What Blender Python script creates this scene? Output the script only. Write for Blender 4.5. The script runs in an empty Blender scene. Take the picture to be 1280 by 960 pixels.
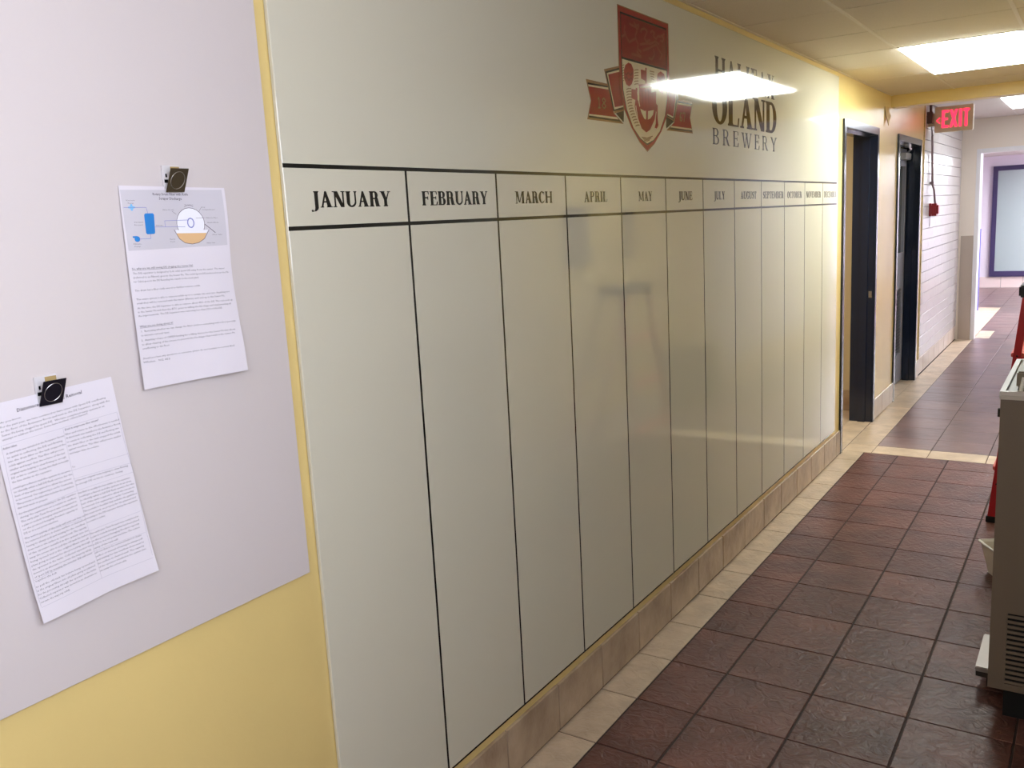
import bpy, bmesh, math, random
from mathutils import Matrix, Vector

scene = bpy.context.scene
COL = scene.collection
RNG = random.Random(7)

# ------------------------------------------------------------------ camera
cam_data = bpy.data.cameras.new('camera')
cam = bpy.data.objects.new('camera', cam_data)
COL.objects.link(cam)
cam_data.sensor_fit = 'HORIZONTAL'
cam_data.sensor_width = 36.0
cam_data.lens = 1103.436 / 1280 * 36.0
cam_data.clip_start = 0.02
R = [[0.8343953619245409, 0.5486067118902337, -0.05305709818488599],
     [0.05454542079270061, -0.17798205572163184, -0.9825208317952598],
     [-0.5484607343004253, 0.8169168032976726, -0.17843138574967754]]
M = Matrix(((R[0][0], -R[1][0], -R[2][0], 1.4382),
            (R[0][1], -R[1][1], -R[2][1], 0.0),
            (R[0][2], -R[1][2], -R[2][2], 1.6848),
            (0, 0, 0, 1)))
cam.matrix_world = M
scene.camera = cam

# ------------------------------------------------------------------ world and exposure
world = bpy.data.worlds.new('world')
scene.world = world
world.use_nodes = True
world.node_tree.nodes['Background'].inputs[0].default_value = (0.75, 0.78, 0.9, 1)
world.node_tree.nodes['Background'].inputs[1].default_value = 0.05
scene.view_settings.view_transform = 'Standard'
scene.view_settings.look = 'None'
scene.view_settings.gamma = 1.0
scene.view_settings.use_curve_mapping = False
scene.view_settings.exposure = 0.12

# lamp strengths of the ceiling fixtures and the added window (emission of the diffusers)
L_MAIN = 21.5
L_NEAR = 3.0
L_ADDED_WINDOW = 8.0
L_FAR = 11.0
L_BEYOND = 100.0
L_ROOM = 8


# ------------------------------------------------------------------ materials
def srgb(r, g, b):
    f = lambda c: (c / 255) / 12.92 if c / 255 <= 0.04045 else ((c / 255 + 0.055) / 1.055) ** 2.4
    return (f(r), f(g), f(b), 1)


MATS = {}


def mat(name, col, rough=0.5, metal=0.0, noise=0.0, nscale=8.0, bump=0.0, bscale=40.0, coat=0.0, coat_r=0.05, bdist=0.002, distort=0.0,
        rand=0.0, emit=None, estr=0.0, spec=0.5, stretch=None, ndetail=4.0, col2=None, bdetail=3.0):
    if name in MATS:
        return MATS[name]
    m = bpy.data.materials.new(name)
    m.use_nodes = True
    nt = m.node_tree
    n = nt.nodes
    b = n['Principled BSDF']
    b.inputs['Base Color'].default_value = col
    b.inputs['Roughness'].default_value = rough
    b.inputs['Metallic'].default_value = metal
    b.inputs['Coat Weight'].default_value = coat
    b.inputs['Coat Roughness'].default_value = coat_r
    b.inputs['Specular IOR Level'].default_value = spec
    if emit is not None:
        b.inputs['Emission Color'].default_value = emit
        b.inputs['Emission Strength'].default_value = estr
    geo = n.new('ShaderNodeNewGeometry')
    mp = n.new('ShaderNodeMapping')
    nt.links.new(geo.outputs['Position'], mp.inputs['Vector'])
    if stretch:
        mp.inputs['Scale'].default_value = stretch
    oi = None
    if rand > 0:
        oi = n.new('ShaderNodeObjectInfo')
        # every piece samples its own patch of the pattern
        cmb = n.new('ShaderNodeCombineXYZ')
        mul = n.new('ShaderNodeMath'); mul.operation = 'MULTIPLY'; mul.inputs[1].default_value = 50
        nt.links.new(oi.outputs['Random'], mul.inputs[0])
        nt.links.new(mul.outputs[0], cmb.inputs[2])
        nt.links.new(cmb.outputs[0], mp.inputs['Location'])
    src = None
    if noise > 0:
        no = n.new('ShaderNodeTexNoise')
        no.inputs['Scale'].default_value = nscale
        no.inputs['Detail'].default_value = ndetail
        nt.links.new(mp.outputs[0], no.inputs['Vector'])
        rmp = n.new('ShaderNodeMapRange')
        rmp.inputs['From Min'].default_value = 0.3
        rmp.inputs['From Max'].default_value = 0.7
        nt.links.new(no.outputs['Fac'], rmp.inputs['Value'])
        mx = n.new('ShaderNodeMix'); mx.data_type = 'RGBA'
        c2 = col2 if col2 else tuple(c * (1 - noise) for c in col[:3]) + (1,)
        mx.inputs[6].default_value = col
        mx.inputs[7].default_value = c2
        nt.links.new(rmp.outputs[0], mx.inputs[0])
        src = mx.outputs[2]
    if rand > 0:
        hsv = n.new('ShaderNodeHueSaturation')
        mr = n.new('ShaderNodeMapRange')
        mr.inputs['To Min'].default_value = 1 - rand
        mr.inputs['To Max'].default_value = 1 + rand
        nt.links.new(oi.outputs['Random'], mr.inputs['Value'])
        nt.links.new(mr.outputs[0], hsv.inputs['Value'])
        if src:
            nt.links.new(src, hsv.inputs['Color'])
        else:
            hsv.inputs['Color'].default_value = col
        src = hsv.outputs[0]
    if src:
        nt.links.new(src, b.inputs['Base Color'])
    if bump > 0:
        nb = n.new('ShaderNodeTexNoise')
        nb.inputs['Scale'].default_value = bscale
        nb.inputs['Detail'].default_value = bdetail
        nb.inputs['Distortion'].default_value = distort
        nt.links.new(mp.outputs[0], nb.inputs['Vector'])
        bp = n.new('ShaderNodeBump')
        bp.inputs['Strength'].default_value = bump
        bp.inputs['Distance'].default_value = bdist
        nt.links.new(nb.outputs['Fac'], bp.inputs['Height'])
        nt.links.new(bp.outputs[0], b.inputs['Normal'])
        nt.links.new(bp.outputs[0], b.inputs['Coat Normal'])
    MATS[name] = m
    return m


YELLOW = mat('yellow wall paint', srgb(234, 208, 138), 0.32, bump=0.25, bscale=60, noise=0.05, nscale=3)
CREAM = mat('cream wall paint', srgb(222, 218, 206), 0.4, bump=0.2, bscale=60)
BEIGE = mat('beige wall paint', srgb(236, 224, 210), 0.5, bump=0.2, bscale=60)
WHITE = mat('white wall paint', srgb(232, 230, 232), 0.4)
BOARD = mat('glossy white laminate', srgb(217, 213, 194), 0.06, bump=0.07, bscale=8, stretch=(1, 1.0, 0.7), spec=0.5)
PANEL = mat('satin whiteboard', srgb(214, 205, 204), 0.25, bump=0.1, bscale=30)
INK = mat('black vinyl', srgb(22, 22, 22), 0.06, bump=0.07, bscale=8)
LETTER = mat('charcoal vinyl lettering', srgb(52, 40, 34), 0.06, bump=0.07, bscale=8)
TILE_DARK = mat('brown slate tile', srgb(116, 78, 69), 0.36, spec=0.22, noise=1, nscale=5, col2=srgb(84, 55, 49), bump=1.0, bscale=20, bdist=0.006, distort=1.6,
                rand=0.12, bdetail=8)
TILE_FAR = mat('grey brown slate tile', srgb(132, 104, 100), 0.3, spec=0.4, noise=1, nscale=4, col2=srgb(100, 80, 80), bump=0.7, bdist=0.004,
               bscale=12, rand=0.10, bdetail=6)
TILE_LIGHT = mat('cream slate tile', srgb(212, 190, 164), 0.36, noise=1, nscale=9, col2=srgb(184, 162, 138), bump=1.0, bdist=0.006, distort=1.6,
                 bscale=20, rand=0.06, bdetail=8)
TILE_BASE = mat('beige base tile', srgb(196, 174, 148), 0.34, noise=1, nscale=7, col2=srgb(158, 134, 110), bump=0.9, bdist=0.005,
                bscale=20, rand=0.06, bdetail=6)
TILE_BASE2 = mat('pale base tile', srgb(214, 198, 184), 0.34, noise=0.12, nscale=7, bump=0.3, bscale=20, rand=0.04)
GROUT = mat('dark grout', srgb(58, 44, 40), 0.85, bump=0.4, bscale=150)
GROUT_W = mat('pale grout', srgb(150, 140, 138), 0.85)
BLOCK = mat('glazed white block', srgb(216, 211, 211), 0.22, rand=0.015, bump=0.08, bscale=25)
CEIL = mat('ceiling tile board', srgb(232, 220, 200), 0.9, noise=0.10, nscale=260, bump=0.5, bscale=260, rand=0.015)
TBAR = mat('ceiling grid metal', srgb(232, 222, 204), 0.5)
CEILGAP = mat('ceiling void', srgb(52, 42, 32), 0.9)
NAVY = mat('navy gloss door paint', srgb(18, 28, 48), 0.2, bump=0.12, bscale=40, spec=0.6)
DARKPURPLE = mat('dark purple frame paint', srgb(58, 48, 86), 0.4)
GREYDOOR = mat('blue grey door paint', srgb(150, 152, 168), 0.55)
STEEL = mat('brushed steel', srgb(190, 186, 182), 0.28, metal=1.0)
DARKSTEEL = mat('dark magnet steel', srgb(52, 50, 62), 0.3, metal=0.7)
REFLECTSTEEL = mat('magnet steel with reflection tint', srgb(120, 108, 88), 0.3, metal=0.8)  # same metal as the dark clip, its reflection put into the colour
PAPER = mat('paper', srgb(226, 220, 228), 0.7)
PRINT = mat('grey print', srgb(104, 98, 108), 0.7)
PRINT_DK = mat('dark print', srgb(50, 46, 58), 0.7)


# ------------------------------------------------------------------ mesh helpers
class MB:
    def __init__(s):
        s.v = []; s.f = []

    def quad(s, pts):
        i = len(s.v); s.v += [tuple(p) for p in pts]; s.f.append(tuple(range(i, i + len(pts))))
        return s

    def box(s, a, b):
        x0, y0, z0 = (min(a[k], b[k]) for k in range(3))
        x1, y1, z1 = (max(a[k], b[k]) for k in range(3))
        i = len(s.v)
        s.v += [(x0, y0, z0), (x1, y0, z0), (x1, y1, z0), (x0, y1, z0), (x0, y0, z1), (x1, y0, z1), (x1, y1, z1), (x0, y1, z1)]
        for q in ((0, 3, 2, 1), (4, 5, 6, 7), (0, 1, 5, 4), (1, 2, 6, 5), (2, 3, 7, 6), (3, 0, 4, 7)):
            s.f.append(tuple(i + k for k in q))
        return s

    def hexa(s, p):           # 8 points: bottom ring 4, top ring 4
        i = len(s.v); s.v += [tuple(q) for q in p]
        for q in ((0, 3, 2, 1), (4, 5, 6, 7), (0, 1, 5, 4), (1, 2, 6, 5), (2, 3, 7, 6), (3, 0, 4, 7)):
            s.f.append(tuple(i + k for k in q))
        return s

    def tube(s, pts, r, n=10, caps=True):
        pts = [Vector(p) for p in pts]
        rr = r if isinstance(r, (list, tuple)) else [r] * len(pts)
        base = len(s.v)
        for k, p in enumerate(pts):
            t = (pts[min(k + 1, len(pts) - 1)] - pts[max(k - 1, 0)]).normalized()
            u = t.orthogonal().normalized() if abs(t.z) < 0.9 else Vector((1, 0, 0))
            u = (u - t * u.dot(t)).normalized()
            w = t.cross(u)
            for a in range(n):
                an = 2 * math.pi * a / n
                s.v.append(tuple(p + (u * math.cos(an) + w * math.sin(an)) * rr[k]))
        for k in range(len(pts) - 1):
            for a in range(n):
                b = (a + 1) % n
                s.f.append((base + k * n + a, base + k * n + b, base + (k + 1) * n + b, base + (k + 1) * n + a))
        if caps:
            s.f.append(tuple(base + a for a in range(n))[::-1])
            s.f.append(tuple(base + (len(pts) - 1) * n + a for a in range(n)))
        return s

    def prism_x(s, poly, x0, x1):      # polygon in (y, z) extruded along x, front cap at x1
        if not poly: return s
        ar = sum(poly[k][0] * poly[(k + 1) % len(poly)][1] - poly[(k + 1) % len(poly)][0] * poly[k][1] for k in range(len(poly)))
        if ar < 0: poly = poly[::-1]
        i = len(s.v); n = len(poly)
        s.v += [(x1, p[0], p[1]) for p in poly] + [(x0, p[0], p[1]) for p in poly]
        s.f.append(tuple(range(i, i + n)))
        for k in range(n):
            b = (k + 1) % n
            s.f.append((i + k, i + n + k, i + n + b, i + b))
        return s

    def obj(s, name, m, parent=None, bevel=0.0, smooth=False, segs=2):
        me = bpy.data.meshes.new(name)
        me.from_pydata(s.v, [], s.f)
        me.materials.append(m)
        me.validate()
        if bevel > 0 or smooth:
            bm = bmesh.new(); bm.from_mesh(me)
            if bevel > 0:
                bmesh.ops.bevel(bm, geom=bm.edges[:] + bm.verts[:], offset=bevel, segments=segs, affect='EDGES', clamp_overlap=True)
            bmesh.ops.recalc_face_normals(bm, faces=bm.faces)
            if smooth:
                for f in bm.faces: f.smooth = True
            bm.to_mesh(me); bm.free()
        if smooth:
            me.set_sharp_from_angle(angle=math.radians(35))
        o = bpy.data.objects.new(name, me)
        COL.objects.link(o)
        if parent:
            o.parent = parent
            o.matrix_parent_inverse = parent.matrix_world.inverted()
        return o


def tag(o, label, cat, group=None):
    o['label'] = label; o['category'] = cat
    if group: o['group'] = group
    return o


def thing(name, label, cat, loc=(0, 0, 0), group=None):
    o = bpy.data.objects.new(name, None)
    COL.objects.link(o)
    o.location = loc
    o.empty_display_size = 0.05
    o.matrix_world = Matrix.Translation(loc)
    return tag(o, label, cat, group)


def struct_root(name):
    o = bpy.data.objects.new(name, None); COL.objects.link(o); o['kind'] = 'structure'
    return o


def struct(o):
    o['kind'] = 'structure'
    return o


def inst(mesh, name, loc, parent, rot=(0, 0, 0)):
    o = bpy.data.objects.new(name, mesh)
    COL.objects.link(o)
    o.location = loc; o.rotation_euler = rot
    o.parent = parent
    return o


_tm = {}


def slab_mesh(dx, dy, dz, m, bevel=0.0012):     # centred in x, y; top at 0
    k = (round(dx, 4), round(dy, 4), round(dz, 4), m.name)
    if k not in _tm:
        me = bpy.data.meshes.new('slab')
        b = MB().box((-dx / 2, -dy / 2, -dz), (dx / 2, dy / 2, 0))
        me.from_pydata(b.v, [], b.f); me.materials.append(m)
        bm = bmesh.new(); bm.from_mesh(me)
        top = [e for e in bm.edges if all(v.co.z > -1e-6 for v in e.verts)]
        bmesh.ops.bevel(bm, geom=top, offset=bevel, segments=1, affect='EDGES')
        bm.to_mesh(me); bm.free()
        _tm[k] = me
    return _tm[k]


def plate_mesh(dx, dy, dz, m, bevel=0.001):     # wall plate: thickness dx toward +x, back at 0
    k = ('p', round(dx, 4), round(dy, 4), round(dz, 4), m.name)
    if k not in _tm:
        me = bpy.data.meshes.new('plate')
        b = MB().box((0, -dy / 2, 0), (dx, dy / 2, dz))
        me.from_pydata(b.v, [], b.f); me.materials.append(m)
        bm = bmesh.new(); bm.from_mesh(me)
        fr = [e for e in bm.edges if all(v.co.x > dx - 1e-6 for v in e.verts)]
        bmesh.ops.bevel(bm, geom=fr, offset=bevel, segments=1, affect='EDGES')
        bm.to_mesh(me); bm.free()
        _tm[k] = me
    return _tm[k]


XR = 1.80          # right wall
YE = 11.96         # end wall with the opening
D1 = (6.137, 7.22)
D2 = (7.985, 9.10)
DH = 2.24
CZ = 2.512         # suspended ceiling
CZ2 = 2.60         # ceiling past the bulkhead
YB = 7.69          # bulkhead

# ------------------------------------------------------------------ walls
w = MB()
for y0, y1, z0, z1 in ((-3.0, D1[0], 0, 2.75), (D1[0], D1[1], DH, 2.75), (D1[1], D2[0], 0, 2.75), (D2[0], D2[1], DH, 2.75), (D2[1], 9.25, 0, 2.75)):
    w.box((-0.15, y0, z0), (0, y1, z1))
struct(w.obj('wall_left', YELLOW))
struct(MB().box((-0.15, 9.25, 0), (-0.012, YE, 2.75)).obj('wall_left_far', GROUT_W))
WLF = bpy.data.objects['wall_left_far']
# yellow corner strip beside the block wall
struct(MB().box((-0.012, 9.25, 0.17), (0.006, 9.30, 2.6)).obj('trim_1', mat('chipped yellow strip', srgb(216, 190, 110), 0.5, noise=1, nscale=22, col2=srgb(150, 120, 60)), bevel=0.002))
# glazed blocks
BH = 0.1045
row = 0
z = 0.172
while z < 2.58:
    h = min(BH, 2.60 - z)
    off = 0.0 if row % 2 == 0 else 0.205
    y = 9.30
    first = True
    while y < YE - 0.01:
        L = 0.41
        if first and off: L = 0.205
        first = False
        L = min(L, YE - y)
        inst(plate_mesh(0.014, L - 0.004, h - 0.004, BLOCK, 0.002), 'block', (-0.014 + RNG.uniform(0, .0006), y + L / 2, z), WLF)
        y += L
    z += BH; row += 1

wr = MB().box((XR, -3.0, 0), (XR + 0.15, 4.7, 2.75)).obj('wall_right', CREAM); struct(wr)
struct(MB().box((XR, 4.7, 0), (XR + 0.15, 8.3, 2.75)).obj('wall_right_middle', YELLOW))
struct(MB().box((XR, 8.3, 0), (XR + 0.15, YE, 2.75)).obj('wall_right_far', WHITE))
struct(MB().box((-0.15, -3.15, 0), (XR + 0.15, -3.0, 2.75)).obj('wall_back', CREAM))
e = MB()
e.box((-0.15, YE, 0), (0.185, YE + 0.14, 2.75)).box((0.185, YE, 2.235), (1.55, YE + 0.14, 2.75)).box((1.55, YE, 0), (XR + 0.15, YE + 0.14, 2.75))
struct(e.obj('wall_end', BEIGE))
# white casing of the opening
c = MB().box((0.160, YE - 0.012, 0), (0.205, YE + 0.15, 2.255)).box((0.205, YE - 0.012, 2.205), (1.53, YE + 0.15, 2.255)).box((1.53, YE - 0.012, 0), (1.575, YE + 0.15, 2.255))
struct(c.obj('trim_2', WHITE, bevel=0.003))
# bulkhead
struct(MB().box((0.0, YB, 2.425), (XR, YB + 0.16, 2.75)).obj('wall_bulkhead', YELLOW, bevel=0.003))

# added glowing window, unseen, brightening the left wall from beside the camera
wn = MB()
WY0, WY1, WZ0, WZ1 = -1.1, 0.95, 1.45, 2.40
for a, b in (((WY0, WZ0), (WY0 + .06, WZ1)), ((WY1 - .06, WZ0), (WY1, WZ1)), ((WY0 + .06, WZ0), (WY1 - .06, WZ0 + .06)), ((WY0 + .06, WZ1 - .06), (WY1 - .06, WZ1)), ((-.10, WZ0 + .06), (-.05, WZ1 - .06))):
    wn.box((XR - .03, a[0], a[1]), (XR, b[0], b[1]))
wn = struct(wn.obj('added_window', WHITE))
MB().box((XR - .012, WY0 + .05, WZ0 + .05), (XR - .004, WY1 - .05, WZ1 - .05)).obj('glass_pane', mat('added glowing glass', (0.8, 0.85, 0.9, 1), .3, emit=(0.89, 0.95, 1.13, 1), estr=L_ADDED_WINDOW), wn)

# ------------------------------------------------------------------ baseboards of tile
def base_left(name, x, ys, m, grout, zt=0.165, sign=1):
    root = struct(MB().box((x - 0.001 * sign, ys[0], 0), (x + 0.004 * sign, ys[-1], zt - 0.004)).obj(name, grout))
    for a, b in zip(ys, ys[1:]):
        if b - a < 0.01: continue
        if sign > 0:
            inst(plate_mesh(0.011, b - a - 0.006, zt - .004 - RNG.uniform(0, .001), m, 0.0015), 'tile', (x + RNG.uniform(0, .0012), (a + b) / 2, 0.008), root)
        else:
            inst(plate_mesh(0.010, b - a - 0.004, zt, m, 0.0015), 'tile', (x, (a + b) / 2, 0.004), root, (0, 0, math.pi))
    return root
J0 = 2.305 - 0.31 * 17
ys = [J0 + 0.31 * k for k in range(0, 60) if J0 + 0.31 * k < D1[0]] + [D1[0]]
base_left('baseboard_left', 0.0, ys, TILE_BASE, GROUT)
base_left('baseboard_left_middle', 0.0, [D1[1], 7.53, 7.84, D2[0]], TILE_BASE2, GROUT)
base_left('baseboard_left_far', 0.0, [D2[1], 9.25], TILE_BASE2, GROUT)
base_left('baseboard_block', -0.012, [9.25 + 0.35 * k for k in range(8)] + [YE], TILE_BASE2, GROUT_W)
base_left('baseboard_right', XR, [J0 + 0.31 * k for k in range(0, 28)] + [6.26], TILE_BASE, GROUT, sign=-1)
base_left('baseboard_right_far', XR, [6.26 + 0.35 * k for k in range(17)] + [YE], TILE_BASE2, GROUT, sign=-1)

# ------------------------------------------------------------------ floor
G = 0.006
floor = struct(MB().box((-0.0, -3.0, -0.12), (XR, YE + 0.14, -0.0035)).obj('floor', GROUT))
def lay(xs, ys, mats, parent, zj=0.0008, gx=G, gy=G):
    for i, (a, b) in enumerate(zip(xs, xs[1:])):
        for c0, c1 in zip(ys, ys[1:]):
            if c1 - c0 < 0.02: continue
            inst(slab_mesh(b - a - gx, c1 - c0 - gy, 0.010, mats[i], 0.0015), 'tile', ((a + b) / 2, (c0 + c1) / 2, RNG.uniform(-zj, 0)), parent,
                 (RNG.uniform(-.0012, .0012), RNG.uniform(-.0012, .0012), 0))
XN = [0.0, 0.146, 0.364, 0.674, 0.984, 1.294, 1.604, XR]
YN = [2.305 + 0.31 * k for k in range(-10, 13)]
YN = [v for v in YN if v < 6.2] + [6.25]
D = TILE_DARK
lay(XN, YN, [TILE_LIGHT] + [D] * 5 + [TILE_LIGHT], floor, gx=0.0075, gy=0.0055)
# the stretch behind the photographer, joined
rest = MB()
for a, b in zip(XN, XN[1:]):
    y = YN[0]
    while y > -2.95:
        rest.box((a + .004, max(y - .31, -3) + .003, -0.01), (b - .004, y - .003, 0)); y -= .31
o = rest.obj('tile', D, floor); o['kind'] = 'stuff'
# light threshold course, then larger tiles
XF = [0.0, 0.19, 0.54, 0.89, 1.24, 1.59, XR]
lay(XF, [6.25, 6.46], [TILE_LIGHT] * 6, floor, gx=0.004)
YF = [6.46] + [6.92 + 0.365 * k for k in range(0, 15) if 6.92 + 0.365 * k < YE - .1]
YF = [6.46, 6.76] + [6.76 + 0.347 * k for k in range(1, 15)] + [YE + 0.14]
lay(XF, YF, [TILE_LIGHT] + [TILE_FAR] * 4 + [TILE_LIGHT], floor, zj=0.0004, gx=0.005, gy=0.0035)
# floor of the light room past the opening
fb = struct(MB().box((-2.2, YE + 0.14, -0.12), (3.2, 19.2, -0.004)).obj('floor_beyond', GROUT))
dk = MB(); lt = MB()
x = -2.09
while x < 3.1:
    y = YE + 0.14
    while y < 19.1:
        islight = (-0.1 < x < 0.0 and y < 15.7) or (0.1 < x + .1 < 0.30 and y < 12.6 and x > 0)
        (lt if islight else dk).box((x + .003, y + .003, -.01), (x + .347, min(y + .347, 19.12) - .003, 0))
        y += .35
    x += .35
# strip and patch of pale tiles laid over their own grid
lt = MB(); 
dk2 = MB()
for k in range(-6, 9):
    for r in range(0, 20):
        x0 = 0.19 + .35 * k; y0 = YE + 0.14 + .35 * r; y1 = min(y0 + .35, 19.12)
        if y0 > 19.1: continue
        lightcell = (k == -1 and y0 < 15.6) or (k == 0 and r < 2 and False)
        if k == 0 and r < 2:
            lt.box((x0 + .003, y0 + .003, -.01), (x0 + .165, y1 - .003, 0)); dk2.box((x0 + .170, y0 + .003, -.01), (x0 + .347, y1 - .003, 0)); continue
        (lt if lightcell else dk2).box((x0 + .003, y0 + .003, -.01), (x0 + .347, y1 - .003, 0))
o = lt.obj('pale_tile', TILE_LIGHT, fb); o['kind'] = 'stuff'
o = dk2.obj('tile', TILE_FAR, fb); o['kind'] = 'stuff'

# ------------------------------------------------------------------ ceilings
ceil = struct(MB().box((0, -3.0, CZ + 0.02), (XR, YB, CZ + 0.14)).obj('ceiling', CEILGAP))
CX = [0.0, 0.445, 1.055, 1.665, XR]
CY = [-3.0] + [5.38 - 0.61 * k for k in range(13, -1, -1)] + [5.99, 6.60, 7.26, YB]
FIX = [(0.445, 1.055, 5.38, 6.60), (0.445, 1.055, -0.72, 0.50 - 0.61 + 0.61)]
NEARF = (0.445, 1.055, 5.38 - 0.61 * 12, 5.38 - 0.61 * 10)
def in_fix(xc, yc):
    return any(a < xc < b and c < yc < d for a, b, c, d in ((0.445, 1.055, 5.38, 6.60), NEARF))
for a, b in zip(CX, CX[1:]):
    for c0, c1 in zip(CY, CY[1:]):
        if in_fix((a + b) / 2, (c0 + c1) / 2): continue
        inst(slab_mesh(b - a - 0.016, c1 - c0 - 0.010, 0.012, CEIL, 0.001), 'ceiling_tile', ((a + b) / 2, (c0 + c1) / 2, CZ + RNG.uniform(0, .0012)), ceil, (math.pi, 0, 0))
for xg in CX[1:-1]:
    MB().box((xg - 0.0085, -3.0, CZ - 0.0015), (xg + 0.0085, YB, CZ + 0.03)).obj('grid_bar', TBAR, ceil)
MB().box((0, -3.0, CZ - 0.002), (0.014, YB, CZ + 0.02)).obj('grid_bar', TBAR, ceil)
MB().box((XR - .014, -3.0, CZ - 0.002), (XR, YB, CZ + 0.02)).obj('grid_bar', TBAR, ceil)

ceil2 = struct(MB().box((-0.0, YB + 0.16, CZ2 + 0.02), (XR, YE, CZ2 + 0.14)).obj('ceiling_far', CEILGAP))
CEILW = mat('white ceiling board', srgb(226, 218, 214), 0.85, noise=0.05, nscale=200)
TBW = mat('white grid metal', srgb(228, 222, 220), 0.5)
F2 = (0.565, 1.175, 9.68, 10.90)
CY2 = [YB + 0.16, 8.46, 9.07, 9.68, 10.29, 10.90, 11.51, YE]
CX2 = [0.0, 0.565, 1.175, XR]
for a, b in zip(CX2, CX2[1:]):
    for c0, c1 in zip(CY2, CY2[1:]):
        if F2[0] < (a + b) / 2 < F2[1] and F2[2] < (c0 + c1) / 2 < F2[3]: continue
        inst(slab_mesh(b - a - 0.012, c1 - c0 - 0.005, 0.012, CEILW, 0.001), 'ceiling_tile', ((a + b) / 2, (c0 + c1) / 2, CZ2), ceil2, (math.pi, 0, 0))
for xg in CX2[1:-1]:
    MB().box((xg - 0.007, YB + .16, CZ2 - 0.0015), (xg + 0.007, YE, CZ2 + 0.03)).obj('grid_bar', TBW, ceil2)


def ceiling_light(x0, x1, y0, y1, z, strength, col, label, m=TBAR, low=0.0):
    t = thing('ceiling_light', label, 'light', ((x0 + x1) / 2, (y0 + y1) / 2, z), 'recessed ceiling lights')
    fr = MB()
    fw = 0.018
    z -= low
    fr.box((x0, y0, z - .003), (x1, y0 + fw, z + .06)).box((x0, y1 - fw, z - .003), (x1, y1, z + .06))
    fr.box((x0, y0 + fw, z - .003), (x0 + fw, y1 - fw, z + .06)).box((x1 - fw, y0 + fw, z - .003), (x1, y1 - fw, z + .06))
    fr.obj('frame', m, t)
    dm = mat('lit diffuser %d' % len(MATS), (0.9, 0.9, 0.9, 1), 0.4, emit=col, estr=strength)
    MB().box((x0 + fw, y0 + fw, z - .016), (x1 - fw, y1 - fw, z + .010)).obj('diffuser', dm, t, bevel=.006)
    return t


ceiling_light(0.445, 1.055, 5.38, 6.60, CZ, L_MAIN, (0.93, 1.0, 0.95, 1), 'bright recessed troffer in the suspended ceiling just before the yellow bulkhead')
ceiling_light(NEARF[0], NEARF[1], NEARF[2], NEARF[3], CZ, L_NEAR, (0.88, 0.98, 1.12, 1), 'recessed troffer nearest the added window, over the plain whiteboard end')
ceiling_light(F2[0], F2[1], F2[2], F2[3], CZ2, L_FAR, (0.92, 0.99, 1.03, 1), 'bright recessed troffer past the bulkhead above the exit sign', TBW)

# ------------------------------------------------------------------ room behind doorway 1
rm = MB()
rm.box((-2.3, 7.55, 0), (-0.15, 7.70, 2.6)).box((-2.45, 5.0, 0), (-2.3, 7.70, 2.6)).box((-2.3, 5.0, 0), (-0.15, 5.15, 2.6))
struct(rm.obj('wall_side_room', mat('side room paint', srgb(214, 200, 168), 0.5)))
fl = struct(MB().box((-2.3, 5.15, -0.12), (0.0, 7.55, -0.004)).obj('floor_side_room', GROUT))
lay([-2.27 + .35 * k for k in range(7)] + [-0.172], [5.15 + .353 * k for k in range(6)] + [6.93, 7.28, 7.55], [TILE_LIGHT] * 7, fl)
lay([-0.168, 0.0], [6.14, 6.46, 6.81, 7.16, 7.30], [TILE_LIGHT], fl)
struct(MB().box((-2.3, 5.15, 2.45), (-0.15, 7.55, 2.6)).obj('ceiling_side_room', CEILW))
bs = struct(MB().box((-2.3, 7.545, 0), (-0.15, 7.551, .16)).obj('baseboard_side_room', GROUT))
for k in range(6):
    a = -0.16 - .35 * (k + 1); 
    MB().box((a + .003, 7.536, 0.002), (a + .347, 7.547, .172)).obj('tile', TILE_BASE, bs, bevel=0.001, segs=1)
ceiling_light(-1.5, -0.9, 5.9, 7.1, 2.45, L_ROOM, (1, 0.92, 0.8, 1), 'troffer on the ceiling of the side room behind the open doorway', TBW, 0.066)

# ------------------------------------------------------------------ far light room
LAV = mat('lavender white paint', srgb(226, 218, 230), 0.35)
struct(MB().box((-2.2, 19.12, 0), (3.2, 19.27, 2.6)).obj('wall_beyond', LAV))
s2 = MB().box((-2.35, YE + .14, 0), (-2.2, 19.27, 2.6)).box((3.2, YE + .14, 0), (3.35, 19.27, 2.6)).box((-2.2, YE, 0), (-0.15, YE + .14, 2.6)).box((XR + .15, YE, 0), (3.2, YE + .14, 2.6))
struct(s2.obj('wall_beyond_sides', LAV))
struct(MB().box((-0.24, YE + .14, 0), (-0.095, 15.18, 2.44)).obj('wall_beyond_stub', LAV, bevel=0.003))
struct(MB().box((-2.2, YE + .14, 2.44), (3.2, 19.12, 2.6)).obj('ceiling_beyond', CEILW))
struct(MB().box((-0.245, 15.13, 0.0), (-0.085, 15.20, 1.235)).obj('trim_3', mat('blue corner guard', srgb(92, 92, 172), 0.4), bevel=0.003))
bb = struct(MB().box((-2.2, 19.11, 0), (3.2, 19.121, .2)).obj('baseboard_beyond', GROUT_W))
for k in range(-6, 9):
    a = -0.117 + .36 * k
    MB().box((a + .004, 19.10, 0.002), (a + .356, 19.114, .204)).obj('tile', mat('pinkish base tile', srgb(216, 198, 194), .35), bb)
ceiling_light(1.5, 2.1, 13.4, 14.6, 2.44, L_BEYOND, (0.93, 0.96, 1.02, 1), 'first troffer of the bright room past the end opening', TBW, 0.066)
ceiling_light(1.5, 2.1, 17.0, 18.2, 2.44, L_BEYOND, (0.93, 0.96, 1.02, 1), 'second troffer of the bright room, nearest its windowed wall', TBW, 0.066)
wf = MB()
X0, X1, Z0, Z1 = -0.315, 1.15, 0.213, 2.255
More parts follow.
